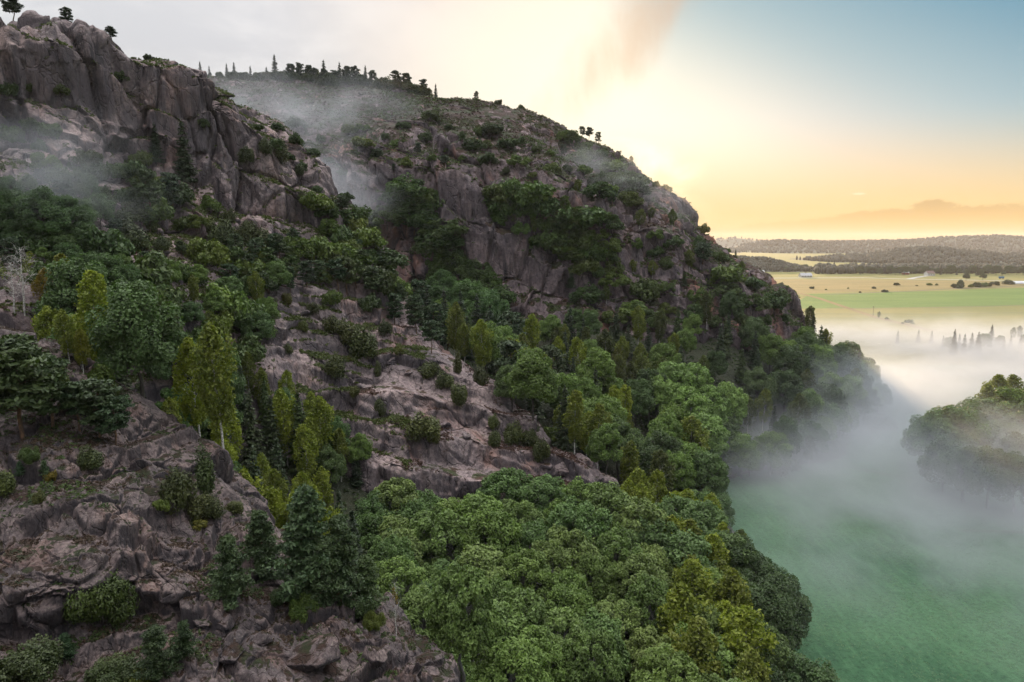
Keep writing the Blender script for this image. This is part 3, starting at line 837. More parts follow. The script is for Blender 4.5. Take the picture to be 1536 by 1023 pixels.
MB_PINE = bark_mat("pine_bark", (0.09, 0.055, 0.035), (0.20, 0.11, 0.06), (5, 5, 1.5))
MB_BIRCH = bark_mat("birch_bark", (0.58, 0.55, 0.50), (0.12, 0.11, 0.10), (3, 3, 7))
MB_GREY = bark_mat("grey_bark", (0.22, 0.21, 0.19), (0.36, 0.34, 0.31), (5, 5, 1.5))


# ------------------------------------------------------------------ tree shapes (unit: metres, base at the origin)
class Rng:
    def __init__(s, seed): s.r = np.random.default_rng(seed)
    def u(s, a, b, n=None): return s.r.uniform(a, b, n)
    def g(s, n): return s.r.normal(size=n)


def unit(v): return v / (np.linalg.norm(v, axis=-1, keepdims=True) + 1e-9)


def leaf_quads(c, nrm, size, rg, aspect=1.6, axis=None, jitter=0.55, cup=0.25):
    """a leaf spray (bent quad) at each point of C, facing roughly along NRM"""
    n = len(c)
    nn = unit(nrm + rg.g((n, 3)) * jitter)
    a = rg.g((n, 3)) if axis is None else axis + rg.g((n, 3)) * 0.25
    t = unit(a - (a * nn).sum(1, keepdims=True) * nn)
    b = np.cross(nn, t)
    s = (np.asarray(size) * rg.u(0.65, 1.35, n))[:, None]
    tl = t * s * aspect * 0.5; bl = b * s * 0.5
    k = nn * s * cup
    v = np.stack([c - tl - k, c + bl * 1.0, c + tl - k, c - bl * 1.0], 1)
    return v.reshape(-1, 3)


def tube(path, rad, sides=6):
    path = np.asarray(path, float); rad = np.asarray(rad, float)
    t = unit(np.gradient(path, axis=0))
    ref = np.where(np.abs(t[:, 2:3]) > 0.9, np.array([[1.0, 0, 0]]), np.array([[0, 0, 1.0]]))
    a = unit(np.cross(t, ref)); b = np.cross(t, a)
    an = np.linspace(0, 2 * np.pi, sides, endpoint=False)
    ring = path[:, None] + rad[:, None, None] * (np.cos(an)[None, :, None] * a[:, None] + np.sin(an)[None, :, None] * b[:, None])
    n = len(path)
    v = ring.reshape(-1, 3)
    i = np.arange(n * sides).reshape(n, sides)
    j = np.roll(i, -1, axis=1)
    q = np.stack([i[:-1], j[:-1], j[1:], i[1:]], -1).reshape(-1, 4)
    return v, q


class Geo:
    def __init__(s): s.v, s.q, s.k = [], [], 0
    def add(s, v, q):
        s.v.append(v); s.q.append(q + s.k); s.k += len(v)
    def quads(s, v):
        s.add(v, np.arange(len(v)).reshape(-1, 4))
    def mesh(s, name, smooth=False):
        return mesh_np(name, np.concatenate(s.v), np.concatenate(s.q), smooth=smooth)


def limb(p0, p1, r0, r1, rg, bend=0.12, n=5):
    t = np.linspace(0, 1, n)[:, None]
    L = np.linalg.norm(p1 - p0)
    path = p0 * (1 - t) + p1 * t + rg.g((n, 3)) * bend * L * 0.4 * np.sin(t * np.pi)
    path[:, 2] += (np.sin(t[:, 0] * np.pi)) * bend * L * 0.4
    return path, r0 * (1 - t[:, 0]) + r1 * t[:, 0]


def lobe_points(c, r3, n, rg, low=-0.5, fill=0.25):
    d = unit(rg.g((n * 2, 3)))
    d = d[d[:, 2] > low - rg.u(0, 0.4, len(d))][:n]
    rr = np.where(rg.u(0, 1, len(d)) < fill, rg.u(0.35, 0.85, len(d)), rg.u(0.82, 1.06, len(d)))
    return c + d * rr[:, None] * r3, d


def make_broad(seed, H=12.0, W=7.0, lobes=22, leaves=260, size=0.30, base=0.22, up=0.45, lr=(0.16, 0.26), trunk_r=0.2, tall=1.0, jit=0.5, axis=False):
    rg = Rng(seed); tr, cr = Geo(), Geo()
    top = np.array([rg.u(-.3, .3), rg.u(-.3, .3), H * 0.72])
    path, rad = limb(np.zeros(3), top, trunk_r, trunk_r * 0.35, rg, 0.05, 8)
    path[0, 2] = -1.0
    tr.add(*tube(path, rad, 7))
    zc = H * (base + (1 - base) * 0.48); rz = H * (1 - base) * 0.52
    got = []
    tries = 0
    while len(got) < lobes and tries < 4000:
        tries += 1
        d = unit(rg.g(3)[None])[0]
        if d[2] < -0.45: continue
        k = rg.u(0.45, 0.86) if rg.u(0, 1) < 0.3 else rg.u(0.74, 0.92)
        c = np.array([d[0] * W / 2 * k, d[1] * W / 2 * k, zc + d[2] * rz * k])
        if all(np.linalg.norm((c - o) / [1, 1, 1.1]) > W * lr[0] * 1.5 for o in got): got.append(c)
    for c in got:
        r = W * rg.u(*lr)
        r3 = np.array([r, r, r * rg.u(0.85, 1.15) * tall])
        pts, d = lobe_points(c, r3, int(leaves * rg.u(0.8, 1.2)), rg, -0.65)
        nr = unit(d * (1.0 if axis else 0.8) + unit(c - np.array([0, 0, zc - rz * .4]))[None] * 0.5 + np.array([0, 0, up]))
        cr.quads(leaf_quads(pts, nr, size, rg, 1.7 if axis else 1.35, unit(d * 0.45 + np.array([0, 0, 1.0])) if axis else None, jit))
        i = int(rg.u(3, 7)); b0 = path[i]
        pp, rr = limb(b0, c, trunk_r * 0.38, 0.03, rg, 0.15)
        tr.add(*tube(pp, rr, 5))
    return tr.mesh("broad_trunk", True), cr.mesh("broad_crown")


def make_birch(seed, H=13.0, W=5.0, lobes=34, leaves=110, size=0.27, trunk_r=0.13, base=0.25, bare=0.0):
    rg = Rng(seed); tr, cr = Geo(), Geo()
    lean = np.array([rg.u(-.6, .6), rg.u(-.6, .6), H * 0.97])
    path, rad = limb(np.zeros(3), lean, trunk_r, 0.02, rg, 0.03, 9)
    path[0, 2] = -1.0
    tr.add(*tube(path, rad, 7))
    for k in range(lobes):
        f = base + (1 - base) * ((k + 0.5) / lobes)
        prof = math.sin(min(1, (f - base) / (1 - base) * 0.93 + 0.09) * math.pi) ** 0.75
        a = k * 2.4 + rg.u(-.5, .5)
        rr = W / 2 * prof * rg.u(0.35, 0.85)
        i = f * 8; p0 = path[min(8, int(i))] * (1 - i % 1) + path[min(8, int(i) + 1)] * (i % 1)
        c = p0 + np.array([math.cos(a) * rr, math.sin(a) * rr, rr * 0.35])
        pp, rd = limb(p0 - np.array([0, 0, 0.5 * rr]), c, trunk_r * 0.3 * (1.1 - f), 0.012, rg, 0.2)
        tr.add(*tube(pp, rd, 4))
        if bare and rg.u(0, 1) < bare:
            for _ in range(5):
                pq, rq = limb(c * 0.6 + p0 * 0.4, c + rg.g(3) * 0.7, 0.015, 0.006, rg, 0.2, 4)
                tr.add(*tube(pq, rq, 3))
            continue
        r = W * rg.u(0.11, 0.18) * (0.55 + 0.5 * prof)
        pts, d = lobe_points(c, np.array([r, r, r * 1.35]), leaves, rg, -0.9, 0.45)
        # hanging twigs
        m = rg.u(0, 1, len(pts)) < 0.35
        pts[m, 2] -= rg.u(0.2, 1.1, m.sum()) * r * 1.3
        cr.quads(leaf_quads(pts, unit(d + np.array([0, 0, 0.35])), size, rg, 1.5, jitter=0.8))
    tm = tr.mesh("birch_trunk", True)
    return tm, (cr.mesh("birch_crown") if cr.v else None)


def make_spruce(seed, H=14.0, W=5.0, whorls=22, per=8, size=0.34, base=0.08, step=0.30, sparse=0.0, trunk_r=0.16, power=0.85):
    rg = Rng(seed); tr, cr = Geo(), Geo()
    path, rad = limb(np.zeros(3), np.array([rg.u(-.15, .15), rg.u(-.15, .15), H]), trunk_r, 0.015, rg, 0.01, 8)
    path[0, 2] = -1.0
    tr.add(*tube(path, rad, 6))
    P_, A_, N_ = [], [], []
    for w in range(whorls):
        f = (w + rg.u(-.25, .25)) / whorls
        z = H * (base + (0.97 - base) * max(0, f))
        L0 = W / 2 * max(0.05, (1 - f)) ** power * rg.u(0.82, 1.12) + 0.12
        m = max(4, int(per * (1.15 - 0.5 * f)))
        a0 = rg.u(0, 6.28)
        for k in range(m):
            if rg.u(0, 1) < sparse: continue
            a = a0 + k * 2 * math.pi / m + rg.u(-.25, .25)
            L = L0 * rg.u(0.7, 1.12)
            dr = np.array([math.cos(a), math.sin(a), 0])
            n = max(2, int(L / step))
            s = np.linspace(0.12, 1, n)
            sag = -0.32 * L * s ** 1.4 + 0.20 * L * s ** 3.2 + 0.1 * L * (1 - f) * 0
            pts = np.array([0, 0, z]) + dr * (L * s)[:, None]
            pts[:, 2] += sag + rg.u(-.5, .5) * H / whorls * 0.9
            side = np.array([-dr[1], dr[0], 0])
            wd = 0.36 * L * (1 - s * 0.75) + 0.06
            for q in (-1, -0.45, 0.0, 0.45, 1):
                pq = pts + side * (wd * q)[:, None] + rg.g((n, 3)) * 0.07
                pq[:, 2] -= abs(q) * wd * 0.30
                P_.append(pq); A_.append(np.repeat((dr * 0.8 + side * q * 0.7)[None], n, 0)); N_.append(np.repeat(np.array([[0, 0, 1.0]]) + dr * 0.45, n, 0))
            if w % 2 == 0 and L > 1.0:
                pp, rr = limb(np.array([0, 0, z]), pts[-1], 0.035, 0.01, rg, 0.03, 4)
                tr.add(*tube(pp, rr, 3))
    # leader
    zz = np.linspace(H * 0.9, H, 7)
    lp = np.column_stack([rg.g(7) * 0.05, rg.g(7) * 0.05, zz]); P_.append(lp); A_.append(np.repeat([[0, 0, 1.0]], 7, 0)); N_.append(rg.g((7, 3)))
    cr.quads(leaf_quads(np.concatenate(P_), np.concatenate(N_), size, rg, 2.0, np.concatenate(A_), 0.35, 0.12))
    return tr.mesh("spruce_trunk", True), cr.mesh("spruce_crown")


def make_pine(seed, H=10.0, W=5.5, tufts=22, leaves=190, size=0.26, trunk_r=0.17, conic=False, base=0.3):
    rg = Rng(seed); tr, cr = Geo(), Geo()
    path, rad = limb(np.zeros(3), np.array([rg.u(-.5, .5), rg.u(-.5, .5), H * 0.95]), trunk_r, 0.04, rg, 0.05 if not conic else 0.01, 9)
    path[0, 2] = -1.0
    tr.add(*tube(path, rad, 7))
    for k in range(tufts):
        f = base + (1 - base) * (k + rg.u(0.2, 0.8)) / tufts
        a = k * 2.4 + rg.u(-.6, .6)
        g = (f - base) / (1 - base)
        prof = (1 - g) ** 0.8 + 0.08 if conic else math.sin(min(1, 0.22 + 0.74 * g) * math.pi) ** 0.6 * (0.6 + .4 * rg.u(0, 1))
        L = W / 2 * prof * rg.u(0.7, 1.05)
        i = min(7.99, f * 8.4); p0 = path[int(i)] * (1 - i % 1) + path[int(i) + 1] * (i % 1)
        c = p0 + np.array([math.cos(a) * L, math.sin(a) * L, L * rg.u(0.05, 0.35)])
        pp, rd = limb(p0 - np.array([0, 0, .1 * L]), c, trunk_r * 0.4 * (1.15 - f), 0.02, rg, 0.16)
        tr.add(*tube(pp, rd, 5))
        nsub = 5 if conic else 3
        for j in range(nsub):
            h = 1 - j * 0.2
            cc = p0 * (1 - h) + c * h + rg.g(3) * np.array([0.16, 0.16, 0.08]) * W * 0.28
            r = W * rg.u(0.085, 0.15) * (0.75 + 0.4 * h if not conic else 0.75 + 0.5 * (1 - g))
            pts, d = lobe_points(cc, np.array([r, r, r * 0.55]), max(12, int(leaves / nsub)), rg, -0.4, 0.4)
            cr.quads(leaf_quads(pts, unit(d * 0.6 + np.array([0, 0, 0.5])), size, rg, 2.2, unit(d + np.array([0, 0, 0.35])), 0.6, 0.1))
    c = path[-1]
    pts, d = lobe_points(c, np.array([1, 1, 1.3 if conic else .7]) * W * 0.085, leaves // 2, rg, -0.4, 0.4)
    cr.quads(leaf_quads(pts, unit(d + np.array([0, 0, 0.6])), size, rg, 2.0, d, 0.6, 0.1))
    return tr.mesh("pine_trunk", True), cr.mesh("pine_crown")


def make_bush(seed, H=2.0, W=2.2, lobes=9, leaves=220, size=0.16, upright=False, ragged=0.0):
    rg = Rng(seed); cr = Geo(); tr = Geo()
    for k in range(lobes):
        a = k * 2.4 + rg.u(-.6, .6)
        rr = W * (0.30 + 0.12 * ragged) * math.sqrt((k + .3) / lobes)
        z = H * (0.56 - 0.22 * (k / lobes) + rg.u(-.06, .06)) if upright else H * (0.52 - 0.20 * (k / lobes) + rg.u(-.12, .12) * (1 + ragged))
        c = np.array([math.cos(a) * rr, math.sin(a) * rr, z])
        q = 1 - 0.35 * ragged
        r3 = np.array([W * rg.u(.15, .27) * q, W * rg.u(.15, .27) * q, (z if upright else H * 0.40 * q) * rg.u(0.7, 1.1)])
        pts, d = lobe_points(c, r3, leaves, rg, -0.8, 0.15)
        out = rg.u(0, 1, len(pts)) < 0.22
        pts[out] += d[out] * (r3 * rg.u(0.05, 0.38, out.sum())[:, None])
        cr.quads(leaf_quads(pts, unit(d + np.array([0, 0, 0.25])), size, rg, 1.9, unit(d * .5 + np.array([0, 0, 1.0])), 0.5, 0.15))
        pp, rd = limb(np.array([0, 0, -0.4]), c, 0.05, 0.015, rg, 0.1, 4)
        tr.add(*tube(pp, rd, 4))
    return tr.mesh("bush_stems", True), cr.mesh("bush_crown")


# ------------------------------------------------------------------ the kinds, each in several shapes (height 1 = as built)
KINDS = {}
def kind(key, name, cat, lm, bm, hts, pairs, stem="trunk"):
    for tm, cm in pairs:
        tm.materials.append(bm)
        if cm: cm.materials.append(lm)
    KINDS[key] = dict(name=name, cat=cat, H=hts, pairs=pairs, stem=stem, n=0)

kind("broad", "broadleaf_tree", "tree", ML_BROAD, MB_GREY, 12, [make_broad(100 + s, 12, 7.2, 72, 190, 0.23, lr=(0.075, 0.12), tall=1.15, jit=0.42, axis=True) for s in range(5)])
kind("round", "deciduous_tree", "tree", ML_BROAD, MB_DARK, 11, [make_broad(120 + s, 11, 7.6 - 0.5 * (s % 2), 34 + 4 * s, 380, 0.26, base=0.08, lr=(0.09, 0.20), jit=0.42) for s in range(4)])
kind("scrub", "bushy_tree", "tree", ML_SHRUB, MB_DARK, 6, [make_broad(130 + s, 6, 5.2 + 0.4 * s, 20, 170, 0.36, base=0.0, lr=(0.10, 0.22), trunk_r=0.12) for s in range(4)])
kind("birch", "birch_tree", "tree", ML_BIRCH, MB_BIRCH, 13, [make_birch(140 + s, 13, 4.8 + s * 0.3) for s in range(4)])
kind("bare", "birch_tree", "tree", ML_BIRCH, MB_BIRCH, 8, [make_birch(160 + s, 8, 3.8, 26, 60, 0.2, 0.11, 0.3, 0.9) for s in range(2)])
kind("spruce", "spruce_tree", "tree", ML_SPRUCE, MB_DARK, 14, [make_spruce(180 + s, 14, 4.6 + 0.35 * s) for s in range(4)])
kind("thin", "spruce_tree", "tree", ML_SPRUCE, MB_DARK, 10, [make_spruce(190 + s, 10, 3.8, 20, 6, 0.34, 0.1, 0.32, 0.25) for s in range(3)])
kind("pine", "pine_tree", "tree", ML_PINE, MB_PINE, 9, [make_pine(200 + s, 9, 5.6, 26, 190, 0.26, base=0.18 + 0.06 * s) for s in range(4)])
kind("young", "pine_tree", "tree", ML_PINE, MB_PINE, 7, [make_pine(220 + s, 7, 4.2, 34, 300, 0.15, 0.12, True, 0.06) for s in range(3)])
kind("juniper", "juniper_bush", "bush", ML_JUNI, MB_DARK, 2.2, [make_bush(240 + s, 2.2, 2.2, 9, 420, 0.10) for s in range(3)], "stems")
kind("column", "juniper_bush", "bush", ML_JUNI, MB_DARK, 3.4, [make_bush(250 + s, 3.4, 1.7, 6, 520, 0.11, True) for s in range(2)], "stems")
kind("shrub", "shrub", "shrub", ML_SHRUB, MB_DARK, 2.6, [make_bush(260 + s, 2.6, 3.4, 20, 150, 0.19, False, 1.0) for s in range(4)], "stems")
kind("leafy", "shrub", "shrub", ML_SHRUB, MB_DARK, 2.6, [make_bush(270 + s, 2.6, 3.0, 26, 420, 0.085, False, 1.0) for s in range(2)], "stems")

TREES = []
_rg = random.Random(4)
def plant(key, loc, h, tint=(1, 1, 1), wide=1.0, **info):
    K = KINDS[key]
    tm, cm = K["pairs"][K["n"] % len(K["pairs"])]; K["n"] += 1
    s = h / K["H"]
    root = link(K["name"], None, loc=tuple(loc), category=K["cat"])
    root.rotation_euler = (0, 0, _rg.uniform(0, 6.28))
    if key == "scrub": root.location.z -= 0.2 * h
    root.scale = (s * wide, s * wide, s)
    link(K["stem"], tm, parent=root)
    if cm is not None:
        c = link("crown", cm, parent=root)
        j = _rg.uniform(0.9, 1.1)
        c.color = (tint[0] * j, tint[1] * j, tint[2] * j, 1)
    info.update(root=root, tint=tuple(tint), key=key, loc=tuple(loc), h=h)
    TREES.append(info)
    return root


def make_boulder(seed, mat):
    rg = np.random.default_rng(seed)
    b = bmesh.new(); bmesh.ops.create_icosphere(b, subdivisions=4, radius=1.0)
    me = bpy.data.meshes.new("boulder"); b.to_mesh(me); b.free()
    v = np.array([q.co[:] for q in me.vertices])
    for _ in range(22):                              # broken along joints, edges worn round
        d = unit(rg.normal(size=(1, 3)))[0]; k = rg.uniform(0.45, 0.82)
        o = v @ d - k
        v = v - np.where(o > 0, o * 0.985, 0)[:, None] * d
    v += unit(v) * (fbm(v * 2.6 + seed, 4, seed) * 0.07)[:, None]
    v *= np.array([1.0, rg.uniform(0.75, 0.95), rg.uniform(0.62, 0.82)])
    me.vertices.foreach_set("co", v.astype(np.float32).ravel()); me.polygons.foreach_set("use_smooth", np.ones(len(me.polygons), bool)); me.update()
    me.materials.append(mat)
    return me
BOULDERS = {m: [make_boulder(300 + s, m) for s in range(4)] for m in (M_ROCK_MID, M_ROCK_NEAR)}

bpy.context.view_layer.update()
_dg = bpy.context.evaluated_depsgraph_get()
from mathutils.bvhtree import BVHTree
BV = {}
for _nm in ("cliff_hill", "cliff_spur", "rock_outcrop", "forest_floor"):
    BV[_nm] = BVHTree.FromObject(bpy.data.objects[_nm], _dg)

def drop(x, y, only=None):
    """highest ground under (x, y)"""
    z = 0.0
    for k, b in BV.items():
        if only and k not in only: continue
        h = b.ray_cast(Vector((x, y, 400)), Vector((0, 0, -1)))
        if h[0] is not None: z = max(z, h[0].z)
    return z

def hit(u, v):
    """first ground met at photo pixel (u, v): point, normal, name"""
    d = Vector(ray(u, v)).normalized()
    o = Vector((0, 0, CAM_H)); best = None
    for k, b in BV.items():
        h = b.ray_cast(o, d)
        if h[0] is not None and (best is None or h[3] < best[3]): best = (h[0], h[1], k, h[3])
    if best is None:
        g = G(u, v); return Vector(g), Vector((0, 0, 1)), "meadow"
    return best[:3]

def at_px(key, u, v, hpx, tint=(1, 1, 1), wide=1.0, **info):
    """root seen at photo pixel (u, v); HPX its height in photo pixels"""
    p, n, k = hit(u, v)
    f = project(p)[2]
    return plant(key, (p.x, p.y, p.z - 0.15), hpx * f / 1024, tint, wide, **info)

def at_top(key, u, v, Y, tint=(1, 1, 1), wide=1.0, lo=2.0, hi=22, **info):
    """top seen at photo pixel (u, v), Y metres ahead; stands on the ground there"""
    p = P(u, v, Y)
    z = drop(p[0], p[1])
    h = min(hi, max(lo, p[2] - z))
    return plant(key, (p[0], p[1], z - 0.15), h, tint, wide, **info)

def at_crest(key, u, v, Y, tint=(1, 1, 1), wide=1.0, lo=0.8, hi=22, span=24, **info):
    """on the skyline in the direction of pixel column u, reaching up to pixel row v"""
    best = None
    for q in np.arange(Y - span, Y + span, 1.5):
        x = P(u, v, q)[0]; z = drop(x, q)
        vv = project((x, q, z))[1]
        if best is None or vv < best[0]: best = (vv, x, q, z)
    vv, x, q, z = best
    q += 1.0
    z = drop(x, q)
    h = min(hi, max(lo, P(u, v, q)[2] - z))
    return plant(key, (x, q, z - 0.25), h, tint, wide, **info)

def boulder(u, v, wpx, zone, mat=None):
    """sits at photo pixel (u, v), WPX pixels across"""
    mat = mat or M_ROCK_MID
    p, n, k = hit(u, v)
    w = wpx * project(p)[2] / 1024 / 2
    me = BOULDERS[mat][len(TREES) % 4]
    o = link("boulder", me, loc=(p.x, p.y, p.z + w * 0.08), category="boulder")
    o.rotation_euler = (_rg.uniform(-.3, .3), _rg.uniform(-.3, .3), _rg.uniform(0, 6.28)); o.scale = (w * 1.1, w * 1.05, w * 0.95)
    TREES.append(dict(root=o, tint=(0, 0, 0), key="boulder", loc=tuple(p), h=w, zone=zone))
# ------------------------------------------------------------------ trees, zone by zone
def in_poly(x, y, poly):
    c = False; n = len(poly)
    for i in range(n):
        x1, y1 = poly[i]; x2, y2 = poly[(i + 1) % n]
        if (y1 > y) != (y2 > y) and x < (x2 - x1) * (y - y1) / (y2 - y1) + x1: c = not c
    return c

def spread(poly, d, rnd, n=3000, keep=None):
    """points of a polygon about D apart"""
    xs_ = [p[0] for p in poly]; ys_ = [p[1] for p in poly]
    got = []; keep = [] if keep is None else keep
    for _ in range(n):
        x, y = rnd.uniform(min(xs_), max(xs_)), rnd.uniform(min(ys_), max(ys_))
        if in_poly(x, y, poly) and all((x - a) ** 2 + (y - b) ** 2 > d * d for a, b in got + keep): got.append((x, y))
    keep += got
    return got

rr = random.Random(11)
def pick(*ws):
    s = rr.uniform(0, sum(w for _, w in ws))
    for k, w in ws:
        s -= w
        if s <= 0: return k
    return ws[0][0]

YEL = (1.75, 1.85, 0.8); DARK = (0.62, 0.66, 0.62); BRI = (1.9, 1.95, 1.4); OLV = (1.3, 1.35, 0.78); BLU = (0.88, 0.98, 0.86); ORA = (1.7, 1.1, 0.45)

# the dense bright grove below the spur (world-space area)
for x, y in spread([(-3, 52), (17, 52), (23, 60), (26, 76), (27, 88), (20, 100), (8, 108), (-19, 101), (-19, 92), (-14, 76)], 4.5, rr, 3000):
    plant("broad", (x, y, drop(x, y)), rr.uniform(9.8, 13.2) + (2.6 if y > 88 else 0), rr.choice([(1.5, 1.42, 1.1), (1.35, 1.35, .95), (1.7, 1.52, 1.15), (1.5, 1.5, .95), (1.2, 1.3, 1.05)]), rr.uniform(0.85, 1.18), zone="grove")
# olive birches along its upper right edge, dark round trees at the field side
for x, y in spread([(17, 101), (27, 90), (36, 104), (36, 122), (22, 120)], 4.2, rr, 600):
    k = pick(("birch", 5), ("broad", 2))
    plant(k, (x, y, drop(x, y)), rr.uniform(11.5, 15), YEL if k == "birch" else (1.1, 1.15, 1), 1.05, zone="rim")
for x, y in spread([(20, 64), (28, 62), (31, 84), (29, 102), (22, 98)], 5.2, rr, 500):
    plant("birch", (x, y, drop(x, y)), rr.uniform(12.5, 15.5), rr.choice([YEL, OLV]), 1.15, zone="rim")
for x, y in spread([(26, 50), (33, 50), (37, 84), (41, 104), (33, 106), (28, 80)], 5.0, rr, 600):
    plant("round", (x, y, drop(x, y)), rr.uniform(10, 14), rr.choice([DARK, (0.7, .8, .75), (0.85, 0.85, 0.6)]), 1.0, zone="fieldside")
# wood between spur, far cliff and field
W1 = [(4, 126), (17, 120), (24, 128), (30, 150), (24, 172), (6, 180), (-12, 172), (-16, 158)]
W2 = [(22, 124), (38, 124), (44, 150), (44, 164), (58, 174), (50, 190), (30, 190), (26, 165)]
W3 = [(-8, 172), (24, 178), (50, 195), (74, 205), (92, 228), (78, 232), (40, 212), (2, 202), (-22, 190)]
W4 = [(62, 178), (80, 182), (104, 210), (128, 236), (138, 262), (118, 268), (96, 232), (76, 205)]
kp = []
for x, y in spread(W1, 5.2, rr, 1500, kp):
    k = pick(("birch", 5), ("round", 3), ("spruce", 2), ("pine", 1))
    plant(k, (x, y, drop(x, y)), rr.uniform(9, 14), {"birch": rr.choice([YEL, OLV, (1.1, 1.1, 0.8)]), "round": rr.choice([(1, 1, 0.9), OLV])}.get(k, (1, 1, 1)), 1.0, zone="midwood")
for x, y in spread(W2, 5.4, rr, 1500, kp):
    k = pick(("birch", 4), ("round", 4), ("broad", 2))
    plant(k, (x, y, drop(x, y)), rr.uniform(10, 15), rr.choice([(1, 1, 1), OLV, (0.9, 1, .9), DARK]), 1.0, zone="fieldwood")
for x, y in spread(W3, 5.6, rr, 1500, kp):
    k = pick(("birch", 3), ("round", 4), ("spruce", 3), ("broad", 1))
    plant(k, (x, y, drop(x, y)), rr.uniform(9, 14) - (3 if x < 15 else 0), rr.choice([(1, 1, 1), OLV, DARK, BLU]), 1.0, zone="cliffwood")
for x, y in spread(W4, 6.2, rr, 1500, kp):
    k = pick(("birch", 2), ("round", 6), ("spruce", 2))
    plant(k, (x, y, drop(x, y)), rr.uniform(11, 16), rr.choice([(0.9, 0.9, 0.9), OLV, DARK]), 1.05, zone="point")
# the pale bright broadleaf group standing out of the wood
for u, v, Y in ((985, 560, 172), (1010, 520, 178), (1040, 505, 182), (1065, 545, 176), (1092, 545, 180), (1030, 555, 170), (1062, 585, 163)):
    at_top("broad", u, v, Y, BRI, 1.15, 11, 17, zone="pale")
at_top("birch", 1045, 605, 155, OLV, 1.1, 12, 18, zone="edge"); at_top("birch", 1020, 690, 140, (1.2, 1.05, .6), 1.0, 9, 16, zone="edge")
at_top("round", 1180, 615, 176, DARK, 0.85, 10, 14, zone="edge"); at_top("round", 1145, 650, 174, (0.9, 0.85, 0.5), 0.9, 6, 10, zone="edge")
for u, v, Y in ((1221, 469, 258), (1240, 500, 262), (1268, 513, 250), (1290, 521, 255), (1256, 540, 238), (1282, 550, 236), (1232, 520, 250)):
    at_top("spruce", u, v, Y, (1, 1, 1), 0.85, 8, 22, zone="point")

# dark gully between the near outcrop and the spur
GU = [(-22, 66), (-13, 86), (-20, 100), (-34, 104), (-50, 96), (-58, 84), (-48, 72), (-34, 62)]
kg = [(-26.5, 76), (-24, 78), (-25, 71), (-22.5, 72), (-24, 67), (-27, 81), (-21, 68)]
for x, y in spread(GU, 4.6, rr, 1500, kg):
    k = pick(("birch", 6), ("round", 5), ("spruce", 2))
    t_ = {"birch": rr.choice([YEL, YEL, OLV]), "round": rr.choice([BLU, (0.8, .95, .7)]), "spruce": (1, 1, .9)}[k]
    plant(k, (x, y, drop(x, y)), rr.uniform(9, 12.5), t_, 0.92, zone="gully")
for key, u, v, Y, t_ in (("birch", 425, 572, 74, YEL), ("birch", 462, 578, 76, YEL), ("birch", 482, 600, 77, YEL), ("birch", 405, 600, 73, YEL), ("birch", 445, 610, 74, (1.5, 1.3, .6)), ("birch", 325, 545, 82, OLV), ("birch", 300, 560, 80, (1.3, 1.15, .6)),
                      ("round", 195, 515, 74, BLU), ("round", 262, 555, 78, BLU), ("spruce", 372, 560, 84, (1, 1, 1)), ("round", 255, 470, 92, (.8, 1, .7)), ("round", 300, 480, 95, (.9, 1, .7)), ("spruce", 505, 660, 84, OLV), ("spruce", 525, 690, 86, DARK)):
    at_top(key, u, v, Y, t_, 0.9, 5, 13 if u > 350 else 9.5, zone="gully")

for key, u, v, h, t_ in (("spruce", 400, 655, 70, OLV), ("round", 430, 660, 62, BLU), ("birch", 470, 670, 66, YEL), ("round", 505, 690, 52, (.8, 1, .7)), ("spruce", 365, 640, 76, (1, 1, 1)), ("round", 340, 625, 66, BLU), ("birch", 395, 625, 60, OLV), ("round", 310, 600, 60, (.8, 1, .8)), ("spruce", 285, 590, 60, (.9, .9, .9)), ("round", 540, 705, 45, OLV), ("birch", 375, 600, 58, (1, 1.1, .7)), ("birch", 430, 625, 56, YEL), ("round", 340, 580, 50, (1, 1.1, .8))):
    at_px(key, u, v, h * 1.3, t_, 0.9, zone="gully")
for key, u, v, h, t_ in (("birch", 478, 716, 125, YEL), ("spruce", 452, 712, 130, OLV), ("birch", 432, 700, 122, YEL), ("birch", 512, 722, 84, OLV), ("spruce", 535, 730, 66, DARK), ("round", 495, 735, 70, (1, 1, .8)), ("spruce", 410, 700, 110, (1, 1, .9)), ("birch", 465, 740, 110, YEL)):
    at_px(key, u, v, h, t_, 0.95, zone="gully")
def belt(poly, d, zone, hs, kinds, tints):
    kb = []
    for u, v in spread(poly, d, rr, 700, kb):
        at_px(pick(*kinds), u, v, rr.uniform(*hs), rr.choice(tints), rr.uniform(0.95, 1.25), zone=zone)
belt([(0, 300), (150, 300), (180, 380), (140, 400), (0, 390)], 26, "upper belt", (34, 62), [("round", 4), ("pine", 1), ("shrub", 1)], [(.65, .8, .75), (.8, .95, .85), BLU])
belt([(60, 400), (230, 420), (420, 440), (420, 520), (330, 560), (180, 560), (100, 560)], 27, "middle belt", (34, 66), [("round", 4), ("birch", 2), ("shrub", 2), ("spruce", 1)], [(.8, .95, .85), (1, 1.1, .8), OLV, BLU])
belt([(330, 400), (440, 385), (540, 400), (640, 490), (600, 490), (520, 445), (430, 440), (350, 450)], 20, "crest belt", (24, 48), [("pine", 5), ("spruce", 1), ("scrub", 2), ("shrub", 2)], [(.9, 1, .8), (.8, .95, .8), OLV, DARK])
belt([(60, 250), (200, 270), (330, 320), (320, 345), (180, 330), (60, 310)], 26, "boulder belt", (20, 44), [("scrub", 3), ("pine", 2), ("shrub", 2)], [(.8, .9, .8), DARK, OLV])
belt([(180, 330), (340, 330), (460, 390), (440, 430), (300, 410), (190, 400)], 30, "boulder belt", (20, 44), [("pine", 3), ("shrub", 2), ("juniper", 2)], [(.9, 1, .8), (.8, .9, .8), OLV])
